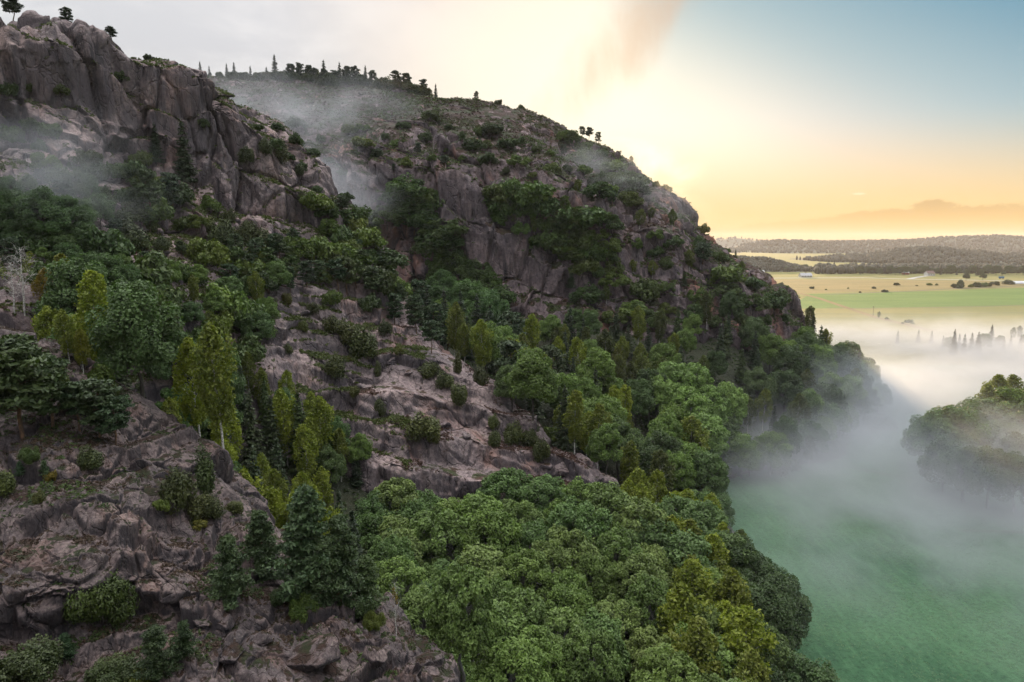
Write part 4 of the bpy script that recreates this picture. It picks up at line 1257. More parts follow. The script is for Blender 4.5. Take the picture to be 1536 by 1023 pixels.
EP = np.array([(31, 60), (35, 86), (40, 118), (43, 156), (57, 169), (76, 175), (101, 203), (127, 233), (138, 258)], float)
sl = np.concatenate([[0], np.cumsum(np.linalg.norm(np.diff(EP, axis=0), axis=1))])
for s_ in np.arange(6, sl[-1], 4.6):
    x, y = (float(np.interp(s_ + rr.uniform(-1, 1), sl, EP[:, i])) + rr.uniform(-1.5, 1.0) for i in (0, 1))
    k = pick(("round", 5), ("birch", 2), ("shrub", 2))
    plant(k, (x, y, drop(x, y) - 0.2), rr.uniform(3, 5) if k == "shrub" else rr.uniform(7, 12), rr.choice([DARK, OLV, (.9, 1, .8), (.8, .9, .8)]), 1.15, zone="field edge")

# wooded slope under the near cliff
for key, u, v, h, t_ in (
        ("round", 70, 375, 95, (0.7, 0.85, 0.7)), ("round", 30, 365, 80, (.62, .75, .65)), ("round", 110, 372, 80, (.75, .9, .8)), ("bare", 37, 473, 105, OLV), ("bare", 22, 470, 80, OLV),
        ("birch", 100, 470, 92, (1.2, 1.1, .55)), ("birch", 70, 480, 80, ORA), ("birch", 130, 470, 70, (1, 1, .7)), ("round", 165, 450, 70, (.85, .95, .8)), ("round", 200, 455, 60, (.8, .95, .8)),
        ("birch", 105, 545, 85, OLV), ("birch", 125, 560, 70, (1.3, 1.2, .5)), ("round", 150, 530, 50, (1, 1, .6)), ("round", 235, 460, 55, (.75, .9, .85)), ("round", 205, 500, 60, BLU),
        ("pine", 225, 335, 78, (1, 1.1, .9)), ("pine", 260, 320, 60, (.8, .9, .8)), ("spruce", 278, 275, 95, (.8, .9, .8)), ("spruce", 235, 245, 60, (.8, .85, .8)), ("juniper", 228, 348, 24, (1, 1, .9)),
        ("shrub", 203, 372, 30, BRI), ("shrub", 225, 408, 36, (1, 1.1, .9)), ("shrub", 262, 420, 34, (1, 1.1, .8)), ("shrub", 290, 425, 26, (.8, .9, .7)), ("pine", 355, 395, 45, (1, 1, .8)), ("pine", 385, 405, 48, (.9, .95, .8)),
        ("juniper", 370, 360, 30, (.9, 1, .8)), ("pine", 420, 395, 42, (.9, .95, .8)), ("juniper", 400, 412, 24, (1, 1, .8)), ("shrub", 335, 470, 50, BRI), ("shrub", 360, 490, 55, (1.2, 1.3, 1)), ("shrub", 318, 505, 44, BRI), ("shrub", 385, 505, 40, OLV),
        ("round", 265, 560, 70, (.9, 1.05, .8)), ("birch", 255, 500, 60, (1, 1.1, .8)), ("shrub", 300, 520, 40, (1.2, 1.3, 1.1)), ("birch", 365, 560, 45, (1, 1.1, .7)), ("pine", 20, 405, 50, (.8, .85, .8)),
        ("round", 0, 330, 40, (1, 1.1, 1)), ("shrub", 75, 205, 26, (.9, 1, .9)), ("shrub", 50, 198, 24, DARK), ("shrub", 20, 212, 26, (.9, 1, .9)), ("shrub", 92, 140, 18, DARK), ("shrub", 45, 138, 20, DARK), ("shrub", 12, 142, 22, DARK),
        ("shrub", 135, 250, 28, DARK), ("shrub", 60, 225, 18, (.9, 1, .9)), ("shrub", 182, 120, 16, DARK), ("shrub", 212, 248, 26, (.9, 1, .8)), ("shrub", 305, 190, 14, DARK),
        ("juniper", 370, 242, 26, (.8, .85, .7)), ("juniper", 398, 230, 24, (.8, .85, .7)), ("juniper", 420, 240, 30, (.8, .85, .7)), ("juniper", 448, 262, 18, DARK), ("juniper", 452, 298, 12, DARK), ("shrub", 490, 352, 20, DARK),
        ("pine", 440, 378, 36, (.9, .95, .8)), ("birch", 470, 400, 30, OLV)):
    at_px(key, u, v, h, t_, 1.0, zone="slope" if v > 300 else "ledge")

# bushes and small trees on the spur
for key, u, v, h, t_, w in (
        ("juniper", 547, 535, 46, (1, 1.05, .8), 1.0), ("juniper", 525, 515, 34, (1, 1, .8), 1.1), ("juniper", 500, 500, 28, (1.1, 1, .7), 1.3), ("juniper", 503, 563, 34, (1, 1, .7), 1.0), ("column", 567, 565, 24, (1.1, 1.1, .8), 1),
        ("juniper", 532, 593, 18, (1, 1, .7), 1), ("juniper", 569, 622, 26, (1, 1, .8), .8), ("juniper", 637, 655, 38, (1.25, 1.3, .9), 1.5), ("juniper", 650, 662, 22, (1.1, 1.1, .8), 1), ("juniper", 645, 565, 24, (1.2, 1.2, .8), 1.5),
        ("juniper", 668, 580, 24, (1.1, 1.1, .8), 1.3), ("juniper", 688, 605, 36, (1.1, 1.1, .7), 0.9), ("column", 687, 560, 30, (1, 1, .7), 1.0), ("juniper", 720, 578, 30, (.9, .85, .6), .9), ("juniper", 598, 530, 16, OLV, 1), ("juniper", 430, 455, 20, (1.2, 1.1, .7), 1),
        ("juniper", 742, 668, 24, (1, 1, .7), .9), ("juniper", 770, 664, 34, (1, 1, .7), 1), ("juniper", 795, 668, 30, (1, 1, .75), 1), ("juniper", 812, 690, 34, (.9, .9, .7), .9), ("juniper", 740, 640, 20, OLV, 1), ("shrub", 828, 660, 26, (1.5, 1.4, .7), 1), ("juniper", 455, 495, 18, OLV, 1),
        ("column", 368, 540, 36, (1, 1.1, .7), 1.0), ("juniper", 432, 530, 16, (1, 1, .8), 1), ("pine", 520, 440, 55, (1.2, 1.15, .7), 1.05), ("pine", 560, 455, 55, (.9, .95, .8), 1), ("pine", 592, 487, 48, (.8, .9, .8), 1), ("pine", 625, 500, 58, (.85, .95, .8), 1),
        ("pine", 600, 465, 40, (.85, .95, .8), 1), ("pine", 648, 530, 50, (.9, 1, .8), 1), ("juniper", 578, 500, 22, DARK, 1), ("juniper", 470, 470, 20, DARK, 1), ("pine", 480, 430, 40, (.9, .95, .7), 1), ("juniper", 440, 415, 18, OLV, 1), ("shrub", 497, 455, 24, (1.1, 1.1, .7), 1)):
    at_px(key, u, v, h, t_, w, zone="spur")

# valley between spur and far cliff: pines and spruces over the crest of the spur
for key, u, v, Y, t_ in (("spruce", 665, 385, 178, DARK), ("spruce", 690, 400, 182, (.8, .9, .9)), ("spruce", 715, 430, 180, DARK), ("spruce", 735, 455, 176, (.8, .9, .8)), ("spruce", 700, 470, 168, (.9, 1, .8)), ("pine", 670, 470, 165, (.9, 1, .8)),
                         ("pine", 650, 455, 170, (.9, 1, .9)), ("spruce", 755, 500, 168, (1, 1, .8)), ("birch", 765, 505, 160, OLV), ("birch", 790, 520, 158, YEL), ("birch", 815, 530, 160, OLV), ("pine", 625, 420, 175, (.8, .9, .8)), ("birch", 845, 485, 190, (1, 1.05, .7)),
                         ("birch", 905, 505, 188, OLV), ("birch", 925, 520, 184, (1.1, 1, .6)), ("spruce", 875, 475, 196, DARK), ("spruce", 640, 430, 172, DARK), ("round", 720, 395, 195, (.8, 1, .7)), ("round", 700, 360, 200, (.8, 1, .7)), ("round", 660, 350, 205, (.7, .9, .7)), ("round", 735, 420, 192, (.7, .9, .7))):
    at_top(key, u, v, Y, t_, 1.0, 5, 15, zone="valley")

# far cliff: thickets in its gullies and on its ledges
ROUNDS = [(1, 1.05, .8), (.8, .95, .8), OLV, (.9, 1, .9)]
kq = []
def thicket(poly, d, zone, hs, kinds, n=900, tints=ROUNDS):
    for u, v in spread(poly, d, rr, n, kq):
        k = pick(*kinds)
        at_px(k, u, v, rr.uniform(*hs), rr.choice(tints), rr.uniform(.95, 1.75), zone=zone)
MIX = [("scrub", 6), ("shrub", 3), ("birch", 1), ("pine", 1)]
thicket([(738, 305), (790, 298), (850, 325), (905, 360), (930, 430), (890, 420), (850, 395), (790, 355), (740, 340)], 15, "green gully", (22, 38), MIX, tints=[(1.1, 1.3, .8), (1, 1.1, .8), (.9, 1.1, .8)])
thicket([(860, 290), (940, 300), (1010, 335), (1090, 395), (1150, 438), (1190, 490), (1140, 490), (1060, 430), (980, 400), (900, 345)], 22, "right flank", (16, 32), MIX)
thicket([(850, 410), (890, 400), (990, 410), (1090, 450), (1180, 505), (1080, 500), (980, 490), (870, 485)], 25, "lower flank", (18, 34), [("scrub", 4), ("birch", 3), ("spruce", 1), ("shrub", 2)])
thicket([(570, 330), (600, 290), (640, 305), (650, 360), (620, 350), (590, 345)], 15, "dark cleft", (28, 44), [("scrub", 3), ("pine", 1)], tints=[(.7, .9, .7), (.8, 1, .7)])
thicket([(470, 310), (540, 325), (585, 395), (590, 440), (530, 410), (500, 370)], 16, "left foot", (20, 36), [("scrub", 3), ("pine", 3), ("shrub", 1)], tints=[(.8, .9, .8), OLV])
thicket([(640, 385), (665, 350), (690, 385), (730, 425), (755, 470), (700, 465), (650, 430)], 15, "middle cleft", (26, 42), [("scrub", 4), ("spruce", 1)], tints=[(.7, .95, .6), (.75, .9, .7)])
thicket([(520, 200), (640, 175), (760, 205), (850, 235), (900, 285), (800, 275), (700, 250), (590, 260)], 20, "upper slope", (10, 22), [("shrub", 2), ("scrub", 5), ("pine", 1)], tints=[(.75, .85, .7), OLV, DARK])
thicket([(840, 205), (900, 235), (970, 290), (900, 300), (850, 260)], 15, "upper right slope", (14, 26), [("shrub", 3), ("scrub", 3)], tints=[(.7, .8, .6), OLV])
thicket([(350, 180), (480, 190), (540, 300), (480, 300), (420, 230)], 24, "misty slope", (10, 20), [("shrub", 3), ("scrub", 2)], tints=[(.8, .9, .9)])

# trees along the skyline of the far cliff
def sky_y(u):
    return float(np.interp(u, [c[0] for c in crest], [c[2] for c in crest]))
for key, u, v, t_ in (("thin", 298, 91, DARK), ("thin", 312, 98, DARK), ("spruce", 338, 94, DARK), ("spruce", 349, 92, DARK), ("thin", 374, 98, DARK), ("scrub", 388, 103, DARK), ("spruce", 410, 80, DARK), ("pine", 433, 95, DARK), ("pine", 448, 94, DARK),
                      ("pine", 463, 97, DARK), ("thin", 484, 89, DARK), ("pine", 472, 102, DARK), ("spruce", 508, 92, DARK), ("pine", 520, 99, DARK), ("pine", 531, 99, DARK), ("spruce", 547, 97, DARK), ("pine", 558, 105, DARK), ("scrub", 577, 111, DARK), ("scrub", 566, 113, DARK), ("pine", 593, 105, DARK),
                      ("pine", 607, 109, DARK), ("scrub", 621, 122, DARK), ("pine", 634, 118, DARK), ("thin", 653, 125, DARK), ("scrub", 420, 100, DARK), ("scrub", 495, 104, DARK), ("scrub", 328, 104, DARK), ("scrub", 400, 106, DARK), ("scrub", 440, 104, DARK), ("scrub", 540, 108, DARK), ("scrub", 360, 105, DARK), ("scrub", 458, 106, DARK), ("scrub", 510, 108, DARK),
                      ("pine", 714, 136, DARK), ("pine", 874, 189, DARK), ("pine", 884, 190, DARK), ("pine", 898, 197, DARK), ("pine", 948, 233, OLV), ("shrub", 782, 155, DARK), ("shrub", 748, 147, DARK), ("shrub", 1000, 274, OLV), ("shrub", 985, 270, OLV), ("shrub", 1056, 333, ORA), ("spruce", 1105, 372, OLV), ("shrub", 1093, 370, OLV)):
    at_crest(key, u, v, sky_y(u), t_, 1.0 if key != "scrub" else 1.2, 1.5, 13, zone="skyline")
for k in range(30):
    u = 318 + k * 10.8 + rr.uniform(-5, 5)
    at_crest(pick(("scrub", 5), ("spruce", 1), ("pine", 2)), u, float(np.interp(u, [318, 420, 520, 640], [108, 104, 108, 126])) + rr.uniform(-6, 4), sky_y(u) + rr.uniform(-2, 10), DARK, rr.uniform(1.0, 1.5), 2.0, 9, zone="skyline")
# and of the near cliff
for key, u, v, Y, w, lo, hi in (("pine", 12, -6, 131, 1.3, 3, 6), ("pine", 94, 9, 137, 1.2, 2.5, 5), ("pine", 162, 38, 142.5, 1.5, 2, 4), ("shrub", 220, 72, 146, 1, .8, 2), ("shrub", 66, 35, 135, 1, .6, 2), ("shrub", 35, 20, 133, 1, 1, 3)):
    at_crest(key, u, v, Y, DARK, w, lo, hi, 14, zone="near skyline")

# around the near outcrop
for key, u, v, h, t_, w in (
        ("young", 455, 895, 172, (1.1, 1.15, 1), 0.95), ("young", 345, 905, 108, (1.0, 1.0, .8), 1.0), ("young", 512, 905, 140, (1.1, 1.15, 1), 0.9), ("young", 545, 920, 90, (1.0, 1.1, .9), 1.1), ("young", 395, 870, 110, (0.8, .9, .8), 1.0), ("young", 490, 905, 110, (1, 1.1, 1), 1),
        ("pine", 35, 655, 150, (1.0, 0.95, .6), 1.25), ("pine", -12, 660, 150, (1.0, .9, .55), 1.2), ("pine", 80, 640, 110, (1.0, 1, .7), 1.2), ("pine", 150, 655, 90, (.8, .9, .8), 1.3), ("pine", 175, 668, 75, (.7, .8, .7), 1.2), ("pine", 120, 645, 75, (.8, .9, .8), 1.2),
        ("column", 308, 742, 66, (.8, .95, .8), 1.0), ("juniper", 268, 755, 58, (.8, .8, .6), 1.0), ("juniper", 300, 775, 42, (.9, .95, .7), 1.1), ("juniper", 318, 775, 36, (.8, .8, .6), 1.0), ("juniper", 137, 700, 34, (1, 1.05, .9), 1.2), ("juniper", 352, 768, 22, (.9, 1, .7), 1.3),
        ("leafy", 45, 690, 26, (.8, 1, .8), 1), ("young", 68, 712, 26, (1, 1.1, .9), 1), ("young", 30, 712, 24, (.8, 1, .9), 1), ("juniper", 5, 738, 36, OLV, 1), ("juniper", 58, 752, 20, (1.2, 1.1, .6), 1), ("shrub", 77, 718, 18, ORA, .8), ("juniper", 82, 565, 26, (1.1, 1.05, .6), 1), ("juniper", 68, 498, 28, (1.1, 1, .6), 1),
        ("leafy", 152, 930, 84, (.75, .75, .5), .9), ("shrub", 242, 762, 18, (1.4, 1.3, .6), 1), ("young", 235, 1020, 90, (.8, .8, .6), 1.1), ("young", 100, 985, 40, (.7, .9, .7), 1.2), ("leafy", 455, 920, 40, OLV, 1), ("leafy", 170, 1030, 50, DARK, 1.3), ("leafy", 40, 1020, 70, DARK, 1.3), ("leafy", 205, 1035, 40, OLV, 1), ("shrub", 300, 790, 14, ORA, 1.2), ("leafy", 560, 940, 30, OLV, 1), ("leafy", 420, 905, 30, DARK, 1), ("young", 275, 985, 60, (.7, .75, .55), 1.1),
        ("juniper", 95, 575, 20, OLV, 1), ("juniper", 165, 595, 30, (1.1, 1.2, .7), 1), ("shrub", 150, 575, 34, (1.2, 1.2, .6), 1)):
    at_px(key, u, v, h, t_, w, zone="outcrop")
at_top("bare", 592, 868, 49.5, ORA, 0.55, 4, 7, zone="lone")

# loose blocks: the scree under the near cliff and the near outcrop
for u, v, w in ((190, 238, 30), (152, 258, 24), (176, 264, 26), (214, 262, 26), (166, 288, 26), (140, 240, 22), (118, 226, 20), (272, 282, 46), (102, 272, 24), (192, 302, 22), (236, 300, 26), (128, 292, 20), (255, 318, 20)):
    boulder(u, v, w, "scree")
for u, v, w in ((455, 470, 18), (585, 545, 26), (612, 560, 20), (545, 475, 16), (668, 640, 26), (700, 655, 22), (735, 640, 16), (840, 705, 40), (815, 700, 26)):
    boulder(u, v, w, "spur")
for u, v, w in ((205, 702, 46), (240, 715, 34), (258, 890, 64), (305, 935, 34), (338, 938, 40), (470, 985, 120), (395, 960, 46), (180, 905, 60), (120, 905, 40), (345, 985, 50), (560, 985, 60)):
    boulder(u, v, w, "outcrop", M_ROCK_NEAR)

# trees standing in the mist of the plain
for key, u, v, Y, t_ in (("round", 1415, 612, 172, (.9, 1, .8)), ("round", 1395, 625, 176, (.9, 1, .8)), ("round", 1455, 602, 178, (.9, 1, .8)), ("round", 1435, 610, 170, (.9, 1, .8)), ("birch", 1505, 562, 205, OLV), ("birch", 1490, 575, 200, OLV), ("round", 1525, 580, 190, OLV), ("round", 1475, 600, 186, (1, 1, 1)), ("round", 1545, 600, 180, (1, 1, 1)),
                         ("round", 1500, 630, 178, (1, 1, 1)), ("round", 1460, 640, 170, DARK), ("round", 1530, 650, 165, DARK), ("round", 1452, 668, 152, DARK), ("round", 1490, 672, 148, DARK), ("round", 1530, 680, 146, DARK), ("round", 1420, 660, 158, DARK), ("birch", 1522, 560, 208, OLV), ("round", 1570, 640, 175, DARK)):
    at_top(key, u, v, Y, t_, 1.15, 9, 20, zone="mist island")
for key, u, v, Y in (("spruce", 1433, 494, 360), ("spruce", 1448, 500, 362), ("spruce", 1459, 498, 365), ("spruce", 1469, 497, 360), ("spruce", 1489, 486, 385), ("spruce", 1440, 500, 375), ("round", 1478, 500, 370), ("spruce", 1397, 510, 400), ("spruce", 1377, 512, 405), ("spruce", 1345, 524, 400), ("spruce", 1415, 510, 380), ("spruce", 1517, 505, 380), ("spruce", 1532, 505, 384), ("birch", 1520, 490, 410), ("birch", 1531, 488, 415), ("spruce", 1550, 500, 380), ("round", 1500, 506, 380), ("round", 1425, 508, 372), ("round", 1540, 508, 390), ("spruce", 1507, 504, 372)):
    at_top(key, u, v, Y, (1, 1, 1), 1.0, 8, 22, zone="mist line")
# bushes and trees scattered over the plain
def plain(key, u, v, h, t_=(1, 1, 1), w=1.2, zone="plain"):
    p = G(u, v); return plant(key, (p[0], p[1], -0.1), h, t_, w, zone=zone)
for u, v, h in ((1218, 433, 4.5), (1239, 435, 4), (1272, 433, 5), (1290, 439, 4), (1311, 433, 4), (1327, 438, 4), (1436, 432, 9), (1429, 430, 6), (1443, 431, 7), (1456, 431, 6), (1465, 430.5, 7), (1474, 430, 6), (1482, 429.5, 6), (1491, 428, 8), (1513, 426.5, 8), (1363, 484, 4), (1354, 485.5, 3), (1369, 486, 2.5), (1330, 479, 2), (1345, 428, 5), (1375, 429, 4.5), (1394, 428, 5), (1405, 428, 4)):
    plain(pick(("shrub", 2), ("scrub", 2)), u, v, h * rr.uniform(0.4, 1.1), rr.choice([DARK, OLV]), rr.uniform(0.9, 1.8))
plain("birch", 1317.5, 478, 6, OLV); plain("round", 1449, 421, 12, DARK); plain("round", 1474, 420.5, 12, DARK); plain("round", 1440, 431, 10, DARK)
for k in range(34):
    u = 1290 + k * 7.6 + rr.uniform(-2.5, 2.5); v = 411.5 + 0.018 * (u - 1290) * 0.35 + rr.uniform(-2.2, 1.0)
    plain(pick(("round", 4), ("spruce", 1)), u, v, rr.uniform(10, 19), DARK, 1.3, "tree row")
for k in range(8):
    plain("round", 1178 + k * 15 + rr.uniform(-4, 4), 407 + rr.uniform(-2, 1), rr.uniform(8, 14), DARK, 1.4, "tree row")

# ------------------------------------------------------------------ which one is which
ZONE = {
    "grove": "in the grove below the spur", "rim": "on the grove's upper right rim", "fieldside": "between the grove and the meadow", "midwood": "in the wood beyond the spur",
    "fieldwood": "in the wood behind the meadow corner", "cliffwood": "at the far cliff's foot", "point": "on the wooded point in the mist", "pale": "in the pale clump in the wood", "edge": "below the pale clump by the meadow",
    "gully": "in the gully behind the outcrop", "upper belt": "in the belt under the near cliff", "middle belt": "on the wooded slope left of the spur", "boulder belt": "among slabs under the near cliff", "crest belt": "along the spur's upper crest", "scree": "in the scree under the near cliff", "field edge": "along the meadow's forest edge",
    "slope": "on the slope under the near cliff", "ledge": "on the near cliff's ledges", "spur": "on the bare rock spur", "valley": "in the valley behind the spur", "green gully": "in the far cliff's green gully",
    "right flank": "on the far cliff's right flank", "lower flank": "on the far cliff's lower flank", "dark cleft": "in the far cliff's dark cleft", "left foot": "on the far cliff beside the near cliff", "middle cleft": "below the far cliff's red wall",
    "upper slope": "on the far cliff's upper slope", "upper right slope": "just under the far cliff's right skyline", "misty slope": "in mist behind the near cliff", "skyline": "on the far cliff's skyline", "near skyline": "on top of the near cliff",
    "outcrop": "on the near rock outcrop", "lone": "standing alone beside the bottom boulder", "mist island": "rising from mist on the meadow", "mist line": "in the far row above the mist", "plain": "on the plain's open fields", "tree row": "in the tree row beyond the road"}
KN = {"broad": "broadleaf tree", "round": "round-crowned tree", "scrub": "bushy tree", "birch": "birch", "bare": "white-stemmed birch", "spruce": "spruce", "thin": "thin spruce", "pine": "pine", "young": "young pine", "juniper": "juniper bush", "column": "upright juniper", "shrub": "shrub", "leafy": "leafy shrub", "boulder": "boulder"}
TN = {(0, 0, 0): "grey", YEL: "yellowing", DARK: "dark", BRI: "pale", OLV: "olive", BLU: "blue-green", ORA: "rusty"}
ORD = "first second third fourth fifth sixth seventh eighth ninth tenth eleventh twelfth thirteenth fourteenth fifteenth".split()
def ordinal(i, n):
    if i == 0: return "leftmost"
    if i == n - 1: return "rightmost"
    if i < 8 and i <= n // 2 + 1: return ORD[i] + " from the left"
    return ORD[n - 1 - i] + " from the right"
def label_trees():
    sets = {}
    for q in TREES:
        q["tn"] = TN.get(q["tint"], "green" if q["tint"][1] >= 1.0 else "dull")
        p = np.array(q["loc"]); q["u"], q["v"], q["f"] = project(p)
        sets.setdefault((q["zone"], KN[q["key"]], q["tn"]), []).append(q)
    for (zone, kn, tn), L in sets.items():
        L.sort(key=lambda q: q["f"])
        n = len(L); rows = max(1, math.ceil(n / 9)); per = math.ceil(n / rows)
        for r_ in range(rows):
            row = sorted(L[r_ * per:(r_ + 1) * per], key=lambda q: q["u"])
            rn = "" if rows == 1 else (" front row," if r_ == 0 else " back row," if r_ == rows - 1 else " %s row," % ORD[r_])
            for i, q in enumerate(row):
                lab = "%s %s %s" % (tn, kn, ZONE[zone])
                if rn or len(row) > 1: lab += ","
                lab += rn
                if len(row) > 1: lab += " " + ordinal(i, len(row))
                q["root"]["label"] = lab.rstrip(",")
                g = kn if kn.endswith("s") else (kn + "es" if kn.endswith(("sh", "ch")) else kn + "s")
                q["root"]["group"] = "%s %s" % (g, ZONE[zone])
label_trees()
from collections import Counter
print("TREES", len(TREES), Counter(q["key"] for q in TREES), len(set(q["root"]["label"] for q in TREES)), max(len(q["root"]["label"].split()) for q in TREES))
# ------------------------------------------------------------------ low growth on ledges and forest floor
def low_growth(name, g, n, size, rad, thr, seed, mat, tint, per=9, band=None, nscale=0.12, ncut=0.0):
    r = Rng(seed)
    du = np.gradient(g, axis=0); dv = np.gradient(g, axis=1)
    nn = unit(np.cross(dv, du)).reshape(-1, 3)
    p = g.reshape(-1, 3)
    if nn[:, 2].mean() < 0: nn = -nn
    m = (nn[:, 2] + 0.25 * fbm(p * 0.4, 3, seed) > thr) & (fbm(p * nscale, 3, seed + 2) > ncut)
    if band is not None: m &= band(p)
    idx = np.flatnonzero(m)
    idx = r.r.choice(idx, min(n, len(idx)), replace=False)
    c = p[idx]
    sc = r.u(0.5, 1.4, len(c))
    d = unit(r.g((len(c), per, 3))); d[..., 2] = np.abs(d[..., 2])
    q = c[:, None] + d * (rad * sc)[:, None, None] * r.u(0.3, 1.0, (len(c), per))[..., None] * np.array([1, 1, 0.7])
    nr = unit(d * 0.7 + np.array([0, 0, 0.7]))
    v = leaf_quads(q.reshape(-1, 3), nr.reshape(-1, 3), size, r, 1.5)
    me = mesh_np(name, v, np.arange(len(v)).reshape(-1, 4), smooth=False)
    o = link(name, me, mat, kind="stuff"); o.color = (*tint, 1)
    return o
ML_HEATH = leaf_mat("heather", (0.045, 0.022, 0.016), (0.11, 0.055, 0.035), 0.05, (0.05, 0.06, 0.02), 0.4)
low_growth("undergrowth", g_far, 10000, 0.5, 1.0, 0.58, 1, ML_SHRUB, (0.8, 0.85, 0.65), 9, None, 0.06, -0.05)
low_growth("heather", g_far, 3000, 0.5, 0.8, 0.75, 9, ML_HEATH, (0.8, 0.7, 0.7), 8, None, 0.06, 0.0)
low_growth("undergrowth", g_mid, 14000, 0.30, 0.6, 0.66, 2, ML_SHRUB, (0.9, 0.92, 0.72), 9, lambda p: p[:, 0] < -18 + 0.0 * p[:, 2], 0.09, -0.06)
low_growth("heather", g_mid, 5000, 0.22, 0.45, 0.80, 3, ML_HEATH, (1, 1, 1), 9, lambda p: p[:, 2] < 66, 0.12, -0.02)
low_growth("undergrowth", g_near, 2600, 0.10, 0.22, 0.80, 4, ML_SHRUB, (0.8, 0.85, 0.7), 12, None, 0.25, 0.08)
low_growth("heather", g_near, 5200, 0.085, 0.20, 0.80, 5, ML_HEATH, (0.8, 0.75, 0.8), 12, None, 0.25, 0.02)
low_growth("undergrowth", g_far, 9000, 0.42, 0.9, 0.5, 21, ML_SHRUB, (0.6, 0.6, 0.45), 8, lambda p: p[:, 2] > 82, 0.07, -0.15)
low_growth("heather", g_far, 5000, 0.40, 0.8, 0.5, 22, ML_HEATH, (0.7, 0.7, 0.7), 8, lambda p: p[:, 2] > 82, 0.07, -0.1)
_r = np.random.default_rng(77)
mx, my = _r.uniform(34, 150, 42000), _r.uniform(66, 190, 42000)
mk_ = (drop_g := ground(np.column_stack([mx, my]))) < 0.4
mp = np.column_stack([mx, my, np.full(len(mx), 0.0)])[mk_]
mp = mp[fbm(mp * 0.12, 3, 70) + _r.uniform(-.5, .5, len(mp)) > -0.1]
mp = np.repeat(mp, 2, 0) + _r.normal(size=(len(mp) * 2, 3)) * [0.18, 0.18, 0.0] + [0, 0, 0.07]
mv = leaf_quads(mp, np.repeat([[0.0, -0.25, 1.0]], len(mp), 0), 0.2, Rng(78), 1.3, np.repeat([[0, 0, 1.0]], len(mp), 0), 0.22)
link("grass", mesh_np("grass", mv, np.arange(len(mv)).reshape(-1, 4), smooth=False), leaf_mat("grass_tufts", (0.045, 0.11, 0.05), (0.09, 0.18, 0.08), 0.15, (0.12, 0.13, 0.05), 0.3), kind="stuff")
gf = np.column_stack([xy, zg]).reshape(len(xs), len(ys), 3)
low_growth("undergrowth", gf, 9000, 0.42, 0.8, 0.2, 6, ML_SHRUB, (0.75, 0.85, 0.65), 9, lambda p: p[:, 2] > 0.15)

# ------------------------------------------------------------------ haze and mist
def vol(name, me, loc, scale, dens, col=(1, 1, 1), aniso=0.35, step=0.25, shape="puff", nscale=0.03, seed=0.0, cut=(0.42, 0.65)):
    m = bpy.data.materials.new(name + "_air"); t = NT(nodes(m))
    out = t.n("ShaderNodeOutputMaterial"); pv = t.n("ShaderNodeVolumePrincipled")
    pv.inputs["Color"].default_value = (*col, 1); pv.inputs["Anisotropy"].default_value = aniso
    if shape == "even":
        pv.inputs["Density"].default_value = dens
    else:
        pos = t.n("ShaderNodeNewGeometry").outputs["Position"]
        obj = t.n("ShaderNodeTexCoord").outputs["Object"]
        n = t.noise(t.vmath("ADD", t.scale(pos, (1, 1, 1.6)), (seed * 31, seed * 17, seed * 7)), nscale, 4, 0.6, 0.4)
        f = t.mapr(n, *cut)
        if shape == "puff":
            f = t.math("MULTIPLY", f, t.mapr(t.vmath("LENGTH", obj, (0, 0, 0)), 1.0, 0.25))
        else:
            f = shape(t, pos, f, n)
        t.l(t.math("MULTIPLY", f, dens), pv.inputs["Density"])
    t.l(pv.outputs[0], out.inputs["Volume"])
    m.cycles.volume_step_rate = step
    o = link(name, me, m, loc=loc, kind="stuff"); o.scale = scale
    return o
def sphere():
    me = bpy.data.meshes.new("mist"); b = bmesh.new(); bmesh.ops.create_icosphere(b, subdivisions=3, radius=1.0); b.to_mesh(me); b.free(); return me
def cube():
    me = bpy.data.meshes.new("mist"); b = bmesh.new(); bmesh.ops.create_cube(b, size=2.0); b.to_mesh(me); b.free(); return me
vol("haze", cube(), (0, 3000, 72.0), (7400, 6400, 90.0), 0.00006, (1, 0.95, 0.90), 0.1, 1, "even")
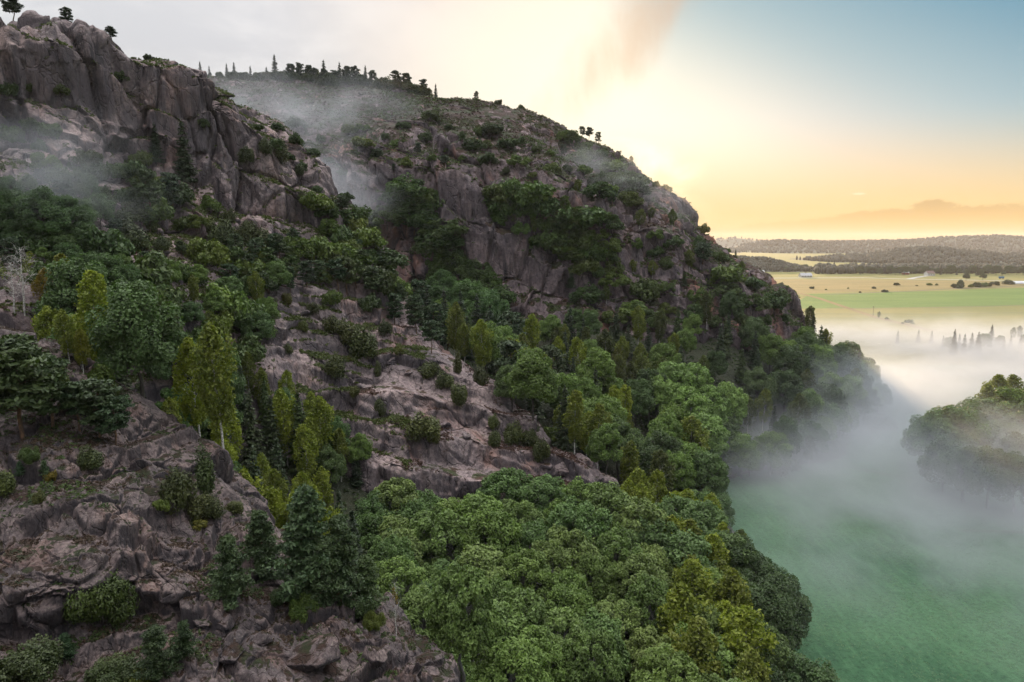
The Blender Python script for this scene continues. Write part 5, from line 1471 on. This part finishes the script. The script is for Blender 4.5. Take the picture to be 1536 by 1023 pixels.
def bank(t, pos, f, n):
    s = t.n("ShaderNodeSeparateXYZ"); t.l(pos, s.inputs[0]); x, y, z = s.outputs
    lift = t.math("ADD", t.mapr(y, 200, 340, 5.0, 3.5), t.math("MULTIPLY", t.math("SUBTRACT", n, 0.42), 13.0))
    hgt = t.math("POWER", 2.718, t.math("MULTIPLY", t.math("MAXIMUM", t.math("SUBTRACT", z, lift), 0.0), -0.30))
    hgt = t.math("MULTIPLY", hgt, t.mapr(z, 38, 24))
    far = t.math("MAXIMUM", t.mapr(y, 120, 215), t.math("MULTIPLY", t.mapr(x, 62, 120), 0.55))
    far = t.math("ADD", t.math("MULTIPLY", far, 0.86), 0.14)
    end = t.mapr(t.math("ADD", y, t.math("MULTIPLY", n, 160)), 620, 400)
    side = t.mapr(t.math("SUBTRACT", x, t.math("MULTIPLY", y, 0.18)), 5, 40)
    n5 = t.noise(t.scale(pos, (1, 1, 2)), 0.085, 4, 0.6, 0.6)
    k = t.math("ADD", t.math("MULTIPLY", f, t.mapr(n5, 0.3, 0.6, 0.35, 1.1)), 0.10)
    return t.math("MULTIPLY", t.math("MULTIPLY", t.math("MULTIPLY", hgt, far), t.math("MULTIPLY", end, side)), k)
vol("mist", cube(), (310, 350, 19.0), (290, 290, 19.4), 0.048, (0.93, 0.955, 0.98), 0.0, 0.16, bank, 0.017, 3.0, (0.36, 0.62))
c_ = P(430, 225, 280); vol("mist", sphere(), tuple(c_), (75, 55, 38), 0.022, (0.96, 0.97, 1), 0.2, 0.3, "puff", 0.03, 1.0, (0.38, 0.68))
c_ = P(480, 300, 215); vol("mist", sphere(), tuple(c_), (30, 26, 26), 0.028, (0.96, 0.97, 1), 0.2, 0.3, "puff", 0.05, 2.0, (0.40, 0.66))
c_ = P(920, 275, 275); vol("mist", sphere(), tuple(c_), (42, 26, 20), 0.03, (1, 0.97, 0.94), 0.4, 0.3, "puff", 0.045, 4.0, (0.42, 0.66))
c_ = P(985, 325, 268); vol("mist", sphere(), tuple(c_), (26, 18, 12), 0.014, (1, 0.97, 0.92), 0.4, 0.3, "puff", 0.05, 6.0, (0.42, 0.66))
c_ = P(40, 265, 104); vol("mist", sphere(), tuple(c_), (26, 14, 13), 0.024, (0.95, 0.97, 1), 0.2, 0.3, "puff", 0.07, 5.0, (0.40, 0.68))

c_ = P(1440, 680, 160); vol("mist", sphere(), (c_[0], c_[1], 7.0), (62, 42, 15), 0.026, (0.92, 0.965, 1.0), 0.2, 0.3, "puff", 0.03, 7.0, (0.30, 0.58))
c_ = P(1270, 600, 215); vol("mist", sphere(), (c_[0], c_[1], 8.0), (50, 42, 20), 0.028, (0.92, 0.965, 1.0), 0.2, 0.3, "puff", 0.03, 8.0, (0.32, 0.6))
c_ = P(1400, 810, 122); vol("mist", sphere(), (c_[0], c_[1], 3.0), (60, 38, 8), 0.034, (0.92, 0.965, 1.0), 0.2, 0.3, "puff", 0.045, 9.0, (0.36, 0.62))
